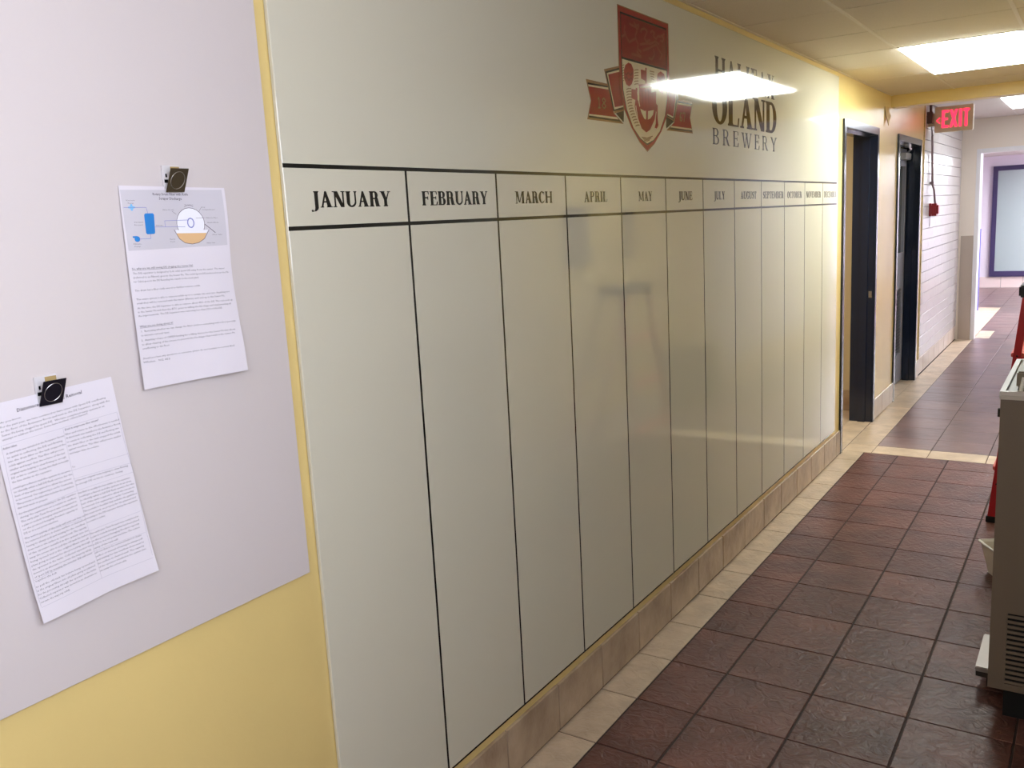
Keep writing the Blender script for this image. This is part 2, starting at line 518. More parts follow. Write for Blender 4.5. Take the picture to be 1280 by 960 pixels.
for a, b in (((X0, Z0), (X0 + .082, Z1)), ((X1 - .082, Z0), (X1, Z1))):
    wf.box((a[0], 19.07, a[1]), (b[0], 19.125, b[1]))
wf.box((X0 + .082, 19.07, Z1 - .085), (X1 - .082, 19.125, Z1)).box((X0 + .082, 19.07, Z0), (X1 - .082, 19.125, Z0 + .10))
win = struct(wf.obj('window_1', DARKPURPLE))
MB().box((X0 + .07, 19.10, Z0 + .09), (X1 - .07, 19.11, Z1 - .08)).obj('glass_pane', mat('pale green glass', srgb(160, 172, 172), 0.18, spec=0.6), win)

# ------------------------------------------------------------------ doorways
def door_frame(name, y0, y1, z1):
    root = struct_root(name)
    fw = 0.052; px = 0.014; dp = -0.165
    j = MB().box((0, y0, 0), (px, y0 + fw, z1)).box((dp, y0, 0), (0, y0 + 0.03, z1 - fw))
    j.obj('jamb', NAVY, root, bevel=0.002)
    j = MB().box((0, y1 - fw, 0), (px, y1, z1)).box((dp, y1 - 0.045, 0), (0, y1, z1 - fw))
    j.obj('jamb', NAVY, root, bevel=0.002)
    h = MB().box((0, y0 + fw, z1 - fw), (px, y1 - fw, z1)).box((dp, y0 + .03, z1 - fw), (0, y1 - .045, z1))
    h.obj('head', NAVY, root, bevel=0.002)
    s = MB().box((-0.10, y0 + .03, z1 - fw - .016), (-0.045, y1 - .045, z1 - fw)).box((-0.10, y1 - .061, 0.0), (-0.045, y1 - .045, z1 - fw - .016))
    s.obj('door_stop', NAVY, root)
    return root


d1 = door_frame('door_1', D1[0], D1[1], DH)
for zc in (0.30, 1.05, 1.95):
    MB().box((-0.037, D1[1] - .0475, zc - .055), (-0.005, D1[1] - .0445, zc + .055)).obj('hinge_leaf', NAVY, d1)
MB().box((-0.035, D1[1] - .048, 0.98), (-0.012, D1[1] - .0455, 1.03)).obj('strike_plate', STEEL, d1)
d2 = door_frame('door_2', D2[0], D2[1], DH)
ly0, ly1 = D2[0] + .034, D2[1] - .049
lf = MB()
xa, xb = -0.150, -0.108
vy0, vy1 = ly0 + .12, ly1 - .095
for a, b in (((ly0, .012), (vy0, 2.165)), ((vy1, .012), (ly1, 2.165)), ((vy0, .012), (vy1, .28)), ((vy0, .90), (vy1, 1.22)), ((vy0, 2.02), (vy1, 2.165))):
    lf.box((xa, a[0], a[1]), (xb, b[0], b[1]))
leaf = lf.obj('door_leaf', GREYDOOR, d2)
MB().box((-0.133, vy0, 1.22), (-0.126, vy1, 2.02)).obj('glass_pane', mat('dark door glass', srgb(88, 92, 88), 0.1), leaf)
vf = MB()
for a, b in (((vy0 - .02, 1.20), (vy0 + .012, 2.04)), ((vy1 - .012, 1.20), (vy1 + .02, 2.04)), ((vy0 + .012, 1.20), (vy1 - .012, 1.232)), ((vy0 + .012, 2.008), (vy1 - .012, 2.04))):
    vf.box((xb, a[0], a[1]), (xb + .010, b[0], b[1]))
vf.obj('glazing_bead', GREYDOOR, leaf, bevel=.002)
for k in range(20):
    zc = .292 + k * .0305
    MB().hexa([(xa + .004, vy0, zc), (xa + .008, vy0, zc), (xa + .008, vy1, zc), (xa + .004, vy1, zc),
               (xb - .004, vy0, zc + .026), (xb, vy0, zc + .026), (xb, vy1, zc + .026), (xb - .004, vy1, zc + .026)]).obj('slat', GREYDOOR, leaf)
MB().box((xa, vy0, .28), (xa + .003, vy1, .90)).obj('louvre_backing', mat('dark louvre', srgb(30, 32, 38), .6), leaf)
cl = MB().box((xb, ly1 - .30, 2.065), (xb + .050, ly1 - .06, 2.125)).obj('door_closer', STEEL, leaf, bevel=.006, smooth=True)
MB().tube([(xb + .03, ly1 - .12, 2.13), (xb + .085, ly1 - .30, 2.150), (-0.03, ly1 - .42, 2.172)], .008, 8).obj('closer_arm', STEEL, leaf, smooth=True)
MB().box((-0.05, ly1 - .46, 2.16), (-0.012, ly1 - .36, 2.187)).obj('closer_shoe', STEEL, leaf, bevel=.003)
h = MB().tube([(xb, ly0 + .06, 1.0), (xb + .05, ly0 + .06, 1.0)], .012, 10); h.tube([(xb + .05, ly0 + .055, 1.0), (xb + .052, ly0 + .18, 1.0)], .010, 10)
h.obj('door_handle', STEEL, leaf, smooth=True)
struct(MB().box((-2.3, D2[0] - .1, 0), (-2.2, D2[1] + .1, 2.4)).box((-2.2, D2[0] - .1, 0), (-0.165, D2[0] - .05, 2.4)).box((-2.2, D2[1] + .05, 0), (-0.165, D2[1] + .1, 2.4)).obj('wall_closet', BEIGE))
struct(MB().box((-2.3, D2[0], -0.12), (0.0, D2[1], 0.0)).obj('floor_closet', TILE_LIGHT))

# steel guard on the wall corner beside the opening
g = MB().box((0.022, YE - .006, 0.002), (0.158, YE, 1.253)).obj('corner_guard', mat('beige steel sheet', srgb(186, 172, 158), 0.35, metal=.35))
tag(g, 'beige metal guard plate on the lower wall beside the far opening', 'guard')
# ------------------------------------------------------------------ serif capitals built from strokes (unit cap height)
class Glyphs:
    def __init__(s, T, t, sf, e):
        s.T, s.t, s.s, s.e = T, t, sf, e

    def rect(s, x0, y0, x1, y1): return [(x0, y0), (x1, y0), (x1, y1), (x0, y1)]

    def serif(s, x0, x1, y, up):
        d = s.e if up else -s.e
        b = 0.05 if up else -0.05
        return [s.rect(x0 - s.s, min(y, y + d), x1 + s.s, max(y, y + d)),
                [(x0 - s.s * .6, y + d), (x1 + s.s * .6, y + d), (x1, y + d + b), (x0, y + d + b)]]

    def stem(s, x, w, y0=0.0, y1=1.0, bot=True, top=True):
        r = [s.rect(x, y0, x + w, y1)]
        if bot: r += s.serif(x, x + w, y0, True)
        if top: r += s.serif(x, x + w, y1, False)
        return r

    def diag(s, x0, x1, w, y0=0.0, y1=1.0): return [[(x0, y0), (x0 + w, y0), (x1 + w, y1), (x1, y1)]]

    def arc(s, cx, cy, rx, ry, tx, ty, a0, a1, n=14):
        out = []
        P = lambda a: (cx + rx * math.cos(a), cy + ry * math.sin(a))
        Q = lambda a: (cx + (rx - tx) * math.cos(a), cy + (ry - ty) * math.sin(a))
        for k in range(n):
            a = math.radians(a0 + (a1 - a0) * k / n); b = math.radians(a0 + (a1 - a0) * (k + 1) / n)
            out.append([P(a), P(b), Q(b), Q(a)])
        return out

    def get(s, c):
        T, t, S, e = s.T, s.t, s.s, s.e
        x = S
        if c == 'I': return s.stem(x, T), T + 2 * S
        if c == 'H': return s.stem(x, T) + s.stem(x + T + .36, T) + [s.rect(x + T, .48, x + T + .36, .48 + t)], 2 * T + .36 + 2 * S
        if c == 'L': return s.stem(x, T) + [s.rect(x, 0, x + T + .36, e), [(x + T + .36 - t, 0), (x + T + .36, 0), (x + T + .40, .27), (x + T + .33, .27)]], T + .42 + S
        if c in 'EF':
            p = s.stem(x, T, bot=(c == 'F'))
            r = x + T + .32
            p += [s.rect(x - S, 1 - e, r, 1), [(r - t, 1), (r, 1), (r + .03, .76), (r - .03, .76)], s.rect(x + T, .50, x + T + .2, .50 + t), s.rect(x + T + .2, .40, x + T + .2 + t * .7, .64)]
            if c == 'E': p += [s.rect(x - S, 0, r + .03, e), [(r - t, 0), (r + .03, 0), (r + .07, .27), (r, .27)]]
            return p, T + .38 + S
        if c in 'PRB':
            cy = .74 if c != 'B' else .755; ry = 1 - cy
            p = s.stem(x, T)
            m = x + T + .12
            p += [s.rect(x + T, 1 - t, m, 1), s.rect(x + T, cy - ry, m, cy - ry + t)] + s.arc(m, cy, .24, ry, T * .95, t, -90, 90)
            wd = T + .38 + S
            if c == 'R':
                p += [[(x + T + .08, cy - ry + t), (x + T + .08 + T * 1.1, cy - ry + t), (x + T + .46, 0), (x + T + .46 - T * 1.2, 0)]]
                p += [s.rect(x + T + .46 - T * 1.2, 0, x + T + .46 + S, e)]
                wd += .12
            if c == 'B':
                p += [s.rect(x + T, 0, m + .02, t)] + s.arc(m + .02, .265, .27, .265, T, t, -90, 90)
                wd += .04
            return p, wd
        if c == 'D':
            p = s.stem(x, T); m = x + T + .1
            p += [s.rect(x + T, 1 - t, m, 1), s.rect(x + T, 0, m, t)] + s.arc(m, .5, .40, .5, T * 1.05, t, -90, 90, 20)
            return p, T + .52 + S
        if c == 'O': return s.arc(.42, .5, .42, .515, T * 1.1, t, 0, 360, 30), .84
        if c in 'CG':
            p = s.arc(.42, .5, .42, .515, T * 1.1, t, 45, 315, 24)
            p += [[(.66, .70), (.72, .70), (.72, .98), (.68, .98)]]
            if c == 'G': p += s.stem(.60, T, 0.03, .42, bot=False)
            else: p += [[(.66, .08), (.70, .05), (.74, .28), (.70, .28)]]
            return p, .84 if c == 'G' else .78
        if c == 'A':
            p = s.diag(.06, .33, t * 1.3) + [[(.36, 1.0), (.44, 1.0), (.76, 0), (.76 - T * 1.2, 0), (.30, .93)]] + [s.rect(.16, .30, .60, .30 + t)]
            p += [s.rect(0, 0, .24, e), s.rect(.76 - T * 1.2 - S, 0, .76 + S, e)]
            return p, .80
        if c == 'V':
            p = s.diag(.38, .66, t * 1.3) + [[(.04, 1), (.04 + T * 1.2, 1), (.45, 0), (.36, 0)]] + [s.rect(-.03, 1 - e, .04 + T * 1.2 + S, 1), s.rect(.56, 1 - e, .80, 1)]
            return p, .78
        if c == 'Y':
            p = s.stem(.36 - T / 2 + .02, T, 0, .46, top=False) + [[(.02, 1), (.02 + T * 1.15, 1), (.38 + T / 2, .44), (.38 - T / 2, .44)], [(.62, 1), (.70, 1), (.38 + T / 2, .44), (.38, .42)]]
            p += [s.rect(-.03, 1 - e, .02 + T * 1.15 + S, 1), s.rect(.54, 1 - e, .78, 1)]
            return p, .76
        if c == 'X':
            p = [[(.04, 1), (.04 + T * 1.2, 1), (.74, 0), (.74 - T * 1.2, 0)]] + s.diag(.06, .60, t * 1.3)
            p += [s.rect(-.02, 1 - e, .04 + T * 1.2 + S, 1), s.rect(.52, 1 - e, .76, 1), s.rect(-.02, 0, .22, e), s.rect(.74 - T * 1.2 - S, 0, .74 + S, e)]
            return p, .78
        if c == 'N':
            p = [s.rect(.10, 0, .10 + t * 1.2, 1), s.rect(.66, 0, .66 + t * 1.2, 1), [(.04, 1), (.04 + T * 1.25, 1), (.66 + t * 1.2, 0), (.66 + t * 1.2 - T * 1.0, 0)]]
            p += [s.rect(0, 0, .26, e), s.rect(.56, 1 - e, .84, 1), s.rect(-.03, 1 - e, .2, 1)]
            return p, .84
        if c == 'M':
            p = [s.rect(.10, 0, .10 + t * 1.2, 1), s.rect(.80, 0, .80 + T, 1), [(.05, 1), (.05 + T * 1.2, 1), (.52, .08), (.42, .08)], s.diag(.44, .80, t * 1.2, .08, 1)[0]]
            p += [s.rect(0, 0, .26, e), s.rect(.80 - S, 0, .80 + T + S, e), s.rect(.80, 1 - e, .80 + T + S, 1), s.rect(-.03, 1 - e, .2, 1)]
            return p, .88 + T
        if c == 'W':
            p = [[(.03, 1), (.03 + T * 1.1, 1), (.36, 0), (.28, 0)], s.diag(.30, .52, t * 1.2)[0], [(.42, 1), (.42 + T * 1.1, 1), (.76, 0), (.68, 0)], s.diag(.70, .96, t * 1.2)[0]]
            p += [s.rect(-.04, 1 - e, .03 + T * 1.1 + S, 1), s.rect(.36, 1 - e, .64, 1), s.rect(.86, 1 - e, 1.08, 1)]
            return p, 1.06
        if c == 'U':
            p = s.stem(x, T, .32, 1, bot=False) + [s.rect(.62, .30, .62 + t * 1.2, 1)] + s.serif(.62, .62 + t * 1.2, 1, False)
            c0 = (x + .62 + t * 1.2) / 2
            rx = (.62 + t * 1.2 - x) / 2
            n = 16
            for k in range(n):
                a = math.radians(180 + 180 * k / n); b = math.radians(180 + 180 * (k + 1) / n)
                wt = lambda q: t * 1.2 + (T - t * 1.2) * (1 - (q - math.pi) / math.pi)
                P = lambda q: (c0 + rx * math.cos(q), .32 + .335 * math.sin(q))
                Q = lambda q: (c0 + (rx - wt(q)) * math.cos(q), .32 + (.335 - t * 1.3) * math.sin(q))
                p.append([P(a), P(b), Q(b), Q(a)])
            return p, .62 + t * 1.2 + S
        if c == 'J':
            p = s.stem(.16, T, 0, 1, bot=False)
            pts = [(.16, 0, T), (.14, -.12, T * .9), (.06, -.22, T * .6), (-.04, -.24, t)]
            for (a, ya, wa), (b, yb, wb) in zip(pts, pts[1:]): p.append([(a, ya), (a + wa, ya), (b + wb, yb), (b, yb)])
            p += s.arc(-.02, -.19, .07, .07, .07, .07, 0, 360, 10)
            return p, .16 + T + S
        if c == 'T':
            p = s.stem(.34 - T / 2, T, top=False) + [s.rect(0, 1 - e, .68, 1), [(0, 1), (t, 1), (t * .2, .74), (-.04, .74)], [(.68 - t, 1), (.68, 1), (.72, .74), (.68 - t * .2, .74)]]
            return p, .68
        if c == 'S':
            ctr = [(.52, .80), (.42, .93), (.28, .95), (.14, .87), (.12, .72), (.22, .58), (.38, .47), (.48, .33), (.45, .15), (.32, .05), (.18, .06), (.07, .20)]
            wd = [t, t, t, T * .8, T * .9, T * 1.1, T * 1.2, T, T * .9, t, t, t]
            p = []
            L = []
            for k, (a, b) in enumerate(ctr):
                q0 = ctr[max(k - 1, 0)]; q1 = ctr[min(k + 1, len(ctr) - 1)]
                d = Vector((q1[0] - q0[0], q1[1] - q0[1])).normalized()
                nrm = Vector((-d.y, d.x)) * wd[k] / 2
                L.append(((a + nrm.x, b + nrm.y), (a - nrm.x, b - nrm.y)))
            for (a, b), (c2, d2_) in zip(L, L[1:]): p.append([a, b, d2_, c2])
            p += [[(.48, .72), (.54, .72), (.54, .97), (.50, .97)], [(.03, .03), (.07, .03), (.10, .28), (.04, .28)]]
            return p, .60
        raise ValueError(c)

    def word(s, text, y0, y1, z0, z1, gap=0.10):
        polys = []; x = 0
        for ch in text:
            p, wdt = s.get(ch)
            polys.append([[(x + a, b) for a, b in q] for q in p])
            x += wdt + gap
        x -= gap
        k = (y1 - y0) / x; h = z1 - z0
        return [[[(y0 + a * k, z0 + b * h) for a, b in q] for q in g] for g in polys]


BOLD = Glyphs(0.235, 0.09, 0.055, 0.055)
REG = Glyphs(0.21, 0.07, 0.06, 0.045)
LIGHTG = Glyphs(0.13, 0.06, 0.055, 0.04)

# ------------------------------------------------------------------ planning board
XBD = 0.012
board = thing('planning_board', 'large glossy white month planner board with black columns and red crest', 'board', (0, 3.64, 1.34))
MB().box((0.0016, 1.315, 0.202), (XBD, 5.975, 2.481)).obj('panel', BOARD, board, bevel=0.0015, segs=1)
XI = XBD + 0.0002
C0, CP = 1.319, 0.3861
C0 = 1.3190; CP = 0.38995
cols = [C0 + CP * k for k in range(13)]
cols[0] = 1.3155; cols[12] = 5.952
def line(y0, z0, y1, z1, m=INK, xo=0.0, name='ruled_line'):
    return MB().box((XBD - .0002, y0, z0), (XI + xo, y1, z1)).obj(name, m, board)
line(1.3155, 1.8245, 5.952, 1.8335)
line(1.3155, 1.6945, 5.952, 1.7035)
line(1.3155, 0.2025, 5.952, 0.2085, name='bottom_line')
for k in range(1, 12):
    line(cols[k] - .0038, 0.2085, cols[k] + .0038, 1.8245, xo=-.00005)
ME = {'JANUARY': (1.390, 1.645), 'FEBRUARY': (1.765, 2.052), 'MARCH': (2.194, 2.403), 'APRIL': (2.608, 2.775), 'MAY': (3.022, 3.141),
      'JUNE': (3.396, 3.538), 'JULY': (3.791, 3.921), 'AUGUST': (4.134, 4.362), 'SEPTEMBER': (4.466, 4.809), 'OCTOBER': (4.878, 5.157),
      'NOVEMBER': (5.248, 5.566), 'DECEMBER': (5.642, 5.945)}
def lettering(polys, m, parent, x=XI, name='lettering'):
    for g in polys:
        b = MB()
        for k, q in enumerate(g): b.prism_x(q, XBD, x + (k % 12) * 8e-6)
        b.obj('letter', m, parent)
for wd, (a, b_) in ME.items():
    cc = (a + b_) / 2
    lettering(BOLD.word(wd, a, b_, 1.7415, 1.7765, 0.06), INK, board)
lettering(REG.word('HALIFAX', 3.815, 4.650, 2.232, 2.347, 0.14), LETTER, board)
lettering(BOLD.word('OLAND', 3.777, 4.690, 2.066, 2.216, 0.03), LETTER, board)
lettering(LIGHTG.word('BREWERY', 3.779, 4.690, 1.977, 2.046, 0.32), LETTER, board)

# crest
CM = {'gold': mat('crest gold', srgb(150, 116, 78), 0.1), 'black': mat('crest black', srgb(36, 26, 24), 0.1), 'cream': mat('crest cream', srgb(222, 206, 170), 0.1),
      'red': mat('crest scarlet', srgb(152, 34, 34), 0.1), 'crest_red': mat('crest red', srgb(156, 50, 42), 0.1), 'dark_red': mat('crest dark red', srgb(118, 32, 28), 0.1),
      'crest': mat('crest relief red', srgb(146, 62, 52), 0.1), 'field': mat('crest field red', srgb(134, 28, 30), 0.1)}
EMB=[('ribbon','gold',0,[(2.6493,2.1342),(2.8048,2.1334),(2.809,2.124),(2.8427,2.0411),(2.9175,2.0089),(2.649,2.0075),(2.6776,2.0687)]),('ribbon','black',1,[(2.6629,2.1241),(2.8019,2.1266),(2.8039,2.1214),(2.6646,2.118)]),('ribbon','cream',1,[(2.6634,2.1189),(2.8049,2.121),(2.8074,2.1152),(2.6656,2.1128)]),('ribbon','red',1,[(2.6664,2.1119),(2.8084,2.1153),(2.8436,2.0389),(2.8647,2.0292),(2.6641,2.0254),(2.6813,2.069)]),('ribbon','cream',1,[(2.6632,2.0253),(2.8646,2.0281),(2.8769,2.0215),(2.6628,2.0204)]),('ribbon','black',1,[(2.6628,2.02),(2.8845,2.0204),(2.8997,2.0146),(2.661,2.0146)]),('ribbon','black',2,[(2.8579,2.041),(2.9218,2.0545),(2.9169,2.0145)]),('ribbon','gold',2,[(2.78,2.1784),(2.9052,2.2041),(2.9217,2.0692),(2.9218,2.0545),(2.8477,2.0396),(2.8082,2.1131)]),('ribbon','black',3,[(2.7882,2.1718),(2.9047,2.1974),(2.9163,2.0665),(2.9184,2.0588),(2.8406,2.0471)]),('ribbon','cream',4,[(2.7986,2.1681),(2.9043,2.1911),(2.9163,2.0665),(2.8466,2.0524)]),('ribbon','red',5,[(2.8081,2.1641),(2.9038,2.1844),(2.9167,2.0715),(2.8502,2.0604)]),('ribbon','gold',0,[(3.4032,2.1322),(3.5576,2.1326),(3.5282,2.0701),(3.5555,2.0098),(3.2875,2.0076),(3.3615,2.0402)]),('ribbon','black',1,[(3.4091,2.1256),(3.5507,2.1271),(3.5471,2.1219),(3.4057,2.1198)]),('ribbon','cream',1,[(3.4038,2.1192),(3.5471,2.1212),(3.5422,2.1154),(3.4023,2.1143)]),('ribbon','red',1,[(3.4022,2.1131),(3.5435,2.1142),(3.5249,2.0699),(3.5429,2.029),(3.3395,2.0275),(3.3678,2.0429)]),('ribbon','cream',1,[(3.3364,2.0268),(3.5429,2.0278),(3.5446,2.0222),(3.3271,2.0211)]),('ribbon','black',1,[(3.324,2.0195),(3.5459,2.0212),(3.547,2.0156),(3.3117,2.0141)]),('ribbon','black',2,[(3.2891,2.0591),(3.3617,2.045),(3.2867,2.0146)]),('ribbon','gold',2,[(3.2613,2.1676),(3.4163,2.169),(3.403,2.1286),(3.3618,2.0454),(3.289,2.0567)]),('ribbon','black',3,[(3.2613,2.1676),(3.4112,2.1673),(3.3621,2.0509),(3.2893,2.0619)]),('ribbon','cream',4,[(3.2613,2.1676),(3.4049,2.1656),(3.355,2.0564),(3.2895,2.0661)]),('ribbon','red',5,[(3.2613,2.1676),(3.3938,2.1658),(3.3542,2.0634),(3.291,2.0708)]),('ship','crest_red',7,[(2.9288,2.19),(2.9419,2.2099),(2.9664,2.221),(2.9902,2.2186),(3.0069,2.2017),(3.0059,2.1743),(2.9897,2.1505),(2.9689,2.14),(2.9453,2.1445),(2.9293,2.1632)]),('ship','crest_red',7,[(3.2053,2.1872),(3.2157,2.2098),(3.2436,2.2207),(3.2755,2.2142),(3.2882,2.1917),(3.2819,2.1617),(3.2574,2.1412),(3.2256,2.1457),(3.2086,2.1659)]),('ship','crest_red',7,[(3.0676,2.2083),(3.1058,2.2089),(3.1064,2.2195),(3.1184,2.219),(3.115,2.1641),(3.1046,2.1631),(3.1052,2.172),(3.0682,2.1771)]),('ship','crest_red',7,[(3.0432,2.1538),(3.1686,2.1693),(3.1706,2.1587),(3.1545,2.1554),(3.1533,2.1357),(3.1964,2.1431),(3.1957,2.0996),(3.2089,2.0934),(3.2061,2.0458),(3.211,2.0204),(3.1949,2.0085),(3.177,2.0111),(3.1869,2.0263),(3.192,2.0667),(3.1787,2.0403),(3.1364,2.0016),(3.1007,1.9889),(3.0586,2.0009),(3.0288,2.0342),(3.0091,2.0747),(3.0148,2.0976),(2.9824,2.1019),(2.9861,2.133),(3.0213,2.1345),(3.0218,2.1414),(3.0357,2.1392),(3.0332,2.1009),(3.0476,2.0915),(3.0512,2.1476)]),('sail','cream',8,[(3.0546,2.0711),(3.0925,2.065),(3.1038,2.0676),(3.1018,2.0354),(3.0865,2.038),(3.0639,2.0577)]),('sail','cream',8,[(3.1211,2.0671),(3.1718,2.0743),(3.1645,2.0575),(3.1388,2.0414),(3.1175,2.0364)])]
EST=[('crest',7,[(2.9834,2.354),(3.0071,2.3499),(3.0374,2.3492),(3.0459,2.3377),(3.0294,2.3202),(3.0346,2.3056),(3.0522,2.2926),(3.045,2.2762),(3.0757,2.2698)],0.008),('crest',7,[(2.9473,2.3437),(2.94,2.3228),(2.9563,2.3052),(2.9791,2.2907),(3.01,2.3023),(3.0349,2.3107)],0.008),('crest',7,[(3.0201,2.3644),(3.0378,2.3544),(3.0628,2.3606),(3.0493,2.3433)],0.008),('crest',7,[(3.0769,2.337),(3.0807,2.3478),(3.1064,2.354),(3.1317,2.3498),(3.1179,2.3349),(3.1042,2.32),(3.1229,2.3121),(3.1558,2.3217)],0.008),('crest',7,[(3.1574,2.3482),(3.1776,2.3563),(3.1971,2.3511),(3.1831,2.3386),(3.2093,2.3315),(3.2235,2.3441),(3.2506,2.3451)],0.008),('crest',7,[(3.243,2.3306),(3.2705,2.3316),(3.2782,2.3461),(3.2508,2.3478),(3.2859,2.3607)],0.008),('crest',7,[(3.0888,2.2765),(3.1277,2.2866),(3.181,2.3039),(3.2082,2.3127),(3.2341,2.2946),(3.2608,2.2816),(3.2391,2.2628)],0.008),('crest',7,[(3.1804,2.2932),(3.1925,2.2734),(3.1649,2.2542),(3.1388,2.2564)],0.008),('crest',7,[(2.9945,2.2522),(3.0312,2.254),(3.0746,2.2515),(3.0382,2.2677)],0.008),('crest',7,[(3.0648,2.2942),(3.1095,2.3026),(3.155,2.3085),(3.2021,2.3226),(3.2354,2.3162)],0.008),('crest',7,[(2.921,2.3004),(2.945,2.3111),(2.9516,2.322)],0.008),('dark_red',9,[(3.0761,2.1429),(3.0762,2.1044),(3.0787,2.0764)],0.002),('dark_red',9,[(3.1018,2.1453),(3.1019,2.1065),(3.1045,2.0783)],0.002),('dark_red',9,[(3.1278,2.1477),(3.128,2.1086),(3.1307,2.0803)],0.002),('cream',9,[(3.0577,2.1454),(3.0849,2.1479),(3.1195,2.1525),(3.1458,2.1564)],0.004),('cream',8,[(3.0382,2.1395),(3.0345,2.1218),(3.0415,2.1015),(3.0509,2.0778)],0.006),('dark_red',8,[(2.9339,2.1838),(2.9475,2.1768),(2.9641,2.187),(2.9795,2.1784),(2.9979,2.1888)],0.006),('dark_red',8,[(2.9323,2.1618),(2.9488,2.1719),(2.9663,2.1601),(2.983,2.1703),(2.9996,2.1651)],0.006),('dark_red',8,[(3.215,2.199),(3.2418,2.1908),(3.2563,2.2032),(3.279,2.1945)],0.006),('cream',8,[(3.0176,2.0788),(3.0313,2.0344),(3.0602,1.9992),(3.1022,1.9861),(3.138,1.9988),(3.1812,2.0369),(3.194,2.0705)],0.006),('gold',7,[(2.9441,2.1275),(2.9604,2.1324),(2.9846,2.1346)],0.004),('gold',7,[(2.9439,2.118),(2.9602,2.1228),(2.9844,2.125)],0.004),('gold',7,[(2.9446,2.1086),(2.9608,2.1134),(2.9851,2.1155)],0.004),('gold',7,[(2.9461,2.0992),(2.9624,2.104),(2.9867,2.106)],0.004),('gold',7,[(2.9486,2.0899),(2.9648,2.0946),(2.9892,2.0966)],0.004),('gold',7,[(2.9519,2.0806),(2.9682,2.0853),(2.9861,2.0867)],0.004),('gold',7,[(2.9561,2.0713),(2.9724,2.076),(2.9903,2.0774)],0.004),('gold',7,[(2.9612,2.0621),(2.9776,2.0668),(2.9956,2.0681)],0.004),('gold',7,[(2.9672,2.053),(2.9837,2.0576),(3.0017,2.0589)],0.004),('gold',7,[(2.9741,2.0438),(2.9907,2.0484),(3.0088,2.0496)],0.004),('gold',7,[(2.982,2.0347),(2.9986,2.0392),(3.0168,2.0404)],0.004),('gold',7,[(2.9908,2.0255),(3.0075,2.0301),(3.0258,2.0313)],0.004),('gold',7,[(3.0005,2.0164),(3.0173,2.0209),(3.0357,2.0221)],0.004),('gold',7,[(3.0113,2.0073),(3.0282,2.0118),(3.0466,2.0129)],0.004),('gold',7,[(3.0133,2.199),(3.0216,2.202),(3.0483,2.2055)],0.0035),('gold',7,[(3.0126,2.1894),(3.026,2.1928),(3.0476,2.1958)],0.0035),('gold',7,[(3.012,2.1797),(3.0204,2.1826),(3.047,2.186)],0.0035),('gold',7,[(3.0113,2.17),(3.0247,2.1734),(3.0464,2.1763)],0.0035),('gold',7,[(3.0107,2.1604),(3.0191,2.1632),(3.0457,2.1665)],0.0035),('gold',7,[(3.0101,2.1507),(3.0234,2.154),(3.0451,2.1568)],0.0035),('gold',7,[(3.1448,2.2113),(3.1623,2.2114),(3.1844,2.2116)],0.0035),('gold',7,[(3.1477,2.2024),(3.1653,2.2024),(3.1838,2.2022)],0.0035),('gold',7,[(3.1507,2.1935),(3.1683,2.1935),(3.1833,2.1929)],0.0035),('gold',7,[(3.1536,2.1845),(3.1713,2.1845),(3.1827,2.1835)],0.0035),('gold',7,[(2.9198,2.2057),(2.9325,2.2098)],0.003),('gold',7,[(2.9192,2.197),(2.9319,2.201)],0.003),('gold',7,[(2.9186,2.1882),(2.9313,2.1923)],0.003),('gold',7,[(2.9179,2.1795),(2.9307,2.1835)],0.003),('gold',7,[(2.9173,2.1707),(2.9301,2.1747)],0.003),('gold',7,[(2.9167,2.162),(2.9295,2.1659)],0.003),('gold',7,[(2.9161,2.1532),(2.9289,2.1571)],0.003),('gold',7,[(3.0609,1.9708),(3.1081,1.9695),(3.1572,1.9791)],0.004),('gold',7,[(3.0708,1.9656),(3.1078,1.9645),(3.1443,1.972)],0.004),('gold',7,[(3.0808,1.9604),(3.1075,1.9594),(3.1315,1.9649)],0.004)]

def layer(polys, m, lay, name):
    b = MB()
    for k, q in enumerate(polys): b.prism_x(q, XBD, XI + lay * 0.00012 + (k % 8) * 8e-6)
    return b.obj(name, CM[m], board)
def strokes(pts, w):
    out = []
    for a, b in zip(pts, pts[1:]):
        d = Vector((b[0] - a[0], b[1] - a[1]))
        if d.length < 1e-6: continue
        d.normalize(); n = Vector((-d.y, d.x)) * w / 2
        out.append([(a[0] + n.x, a[1] + n.y), (a[0] - n.x, a[1] - n.y), (b[0] - n.x, b[1] - n.y), (b[0] + n.x, b[1] + n.y)])
    return out
for nm, m, lay, p in EMB: layer([p], m, lay, nm)
groups = {}
for m, lay, p, wd in EST: groups.setdefault((m, lay), []).extend(strokes(p, wd))
for (m, lay), ps in groups.items(): layer(ps, m, lay, 'crest_detail')['kind'] = 'stuff'
def shield(dx, zt, zb, k):
    # k shrinks the outline towards the centre
    half = .2165 - dx
    side = [(half, zt), (half, 2.20), (half * .985, 2.125), (half * .86, 2.06), (half * .60, 2.0), (half * .30, 1.952 + k * .5), (0, zb)]
    pts = [(3.1085 + a, b) for a, b in side] + [(3.1085 - a, b) for a, b in side[-2::-1]]
    return pts
layer([shield(0, 2.4035, 1.9205, 0)], 'gold', 5, 'shield')
layer([shield(.004, 2.4000, 1.9255, .004)], 'crest_red', 5.4, 'shield')
layer([shield(.020, 2.3830, 1.9440, .022)], 'black', 5.8, 'shield')
layer([[(3.1085 + a, b) for a, b in ((-.192, 2.2345), (.192, 2.2345), (.192, 2.3765), (-.192, 2.3765))]], 'field', 6.3, 'shield_field')
low = [q for q in shield(.0255, 2.2275, 1.9505, .028)]
layer([low], 'cream', 6.3, 'shield_field')
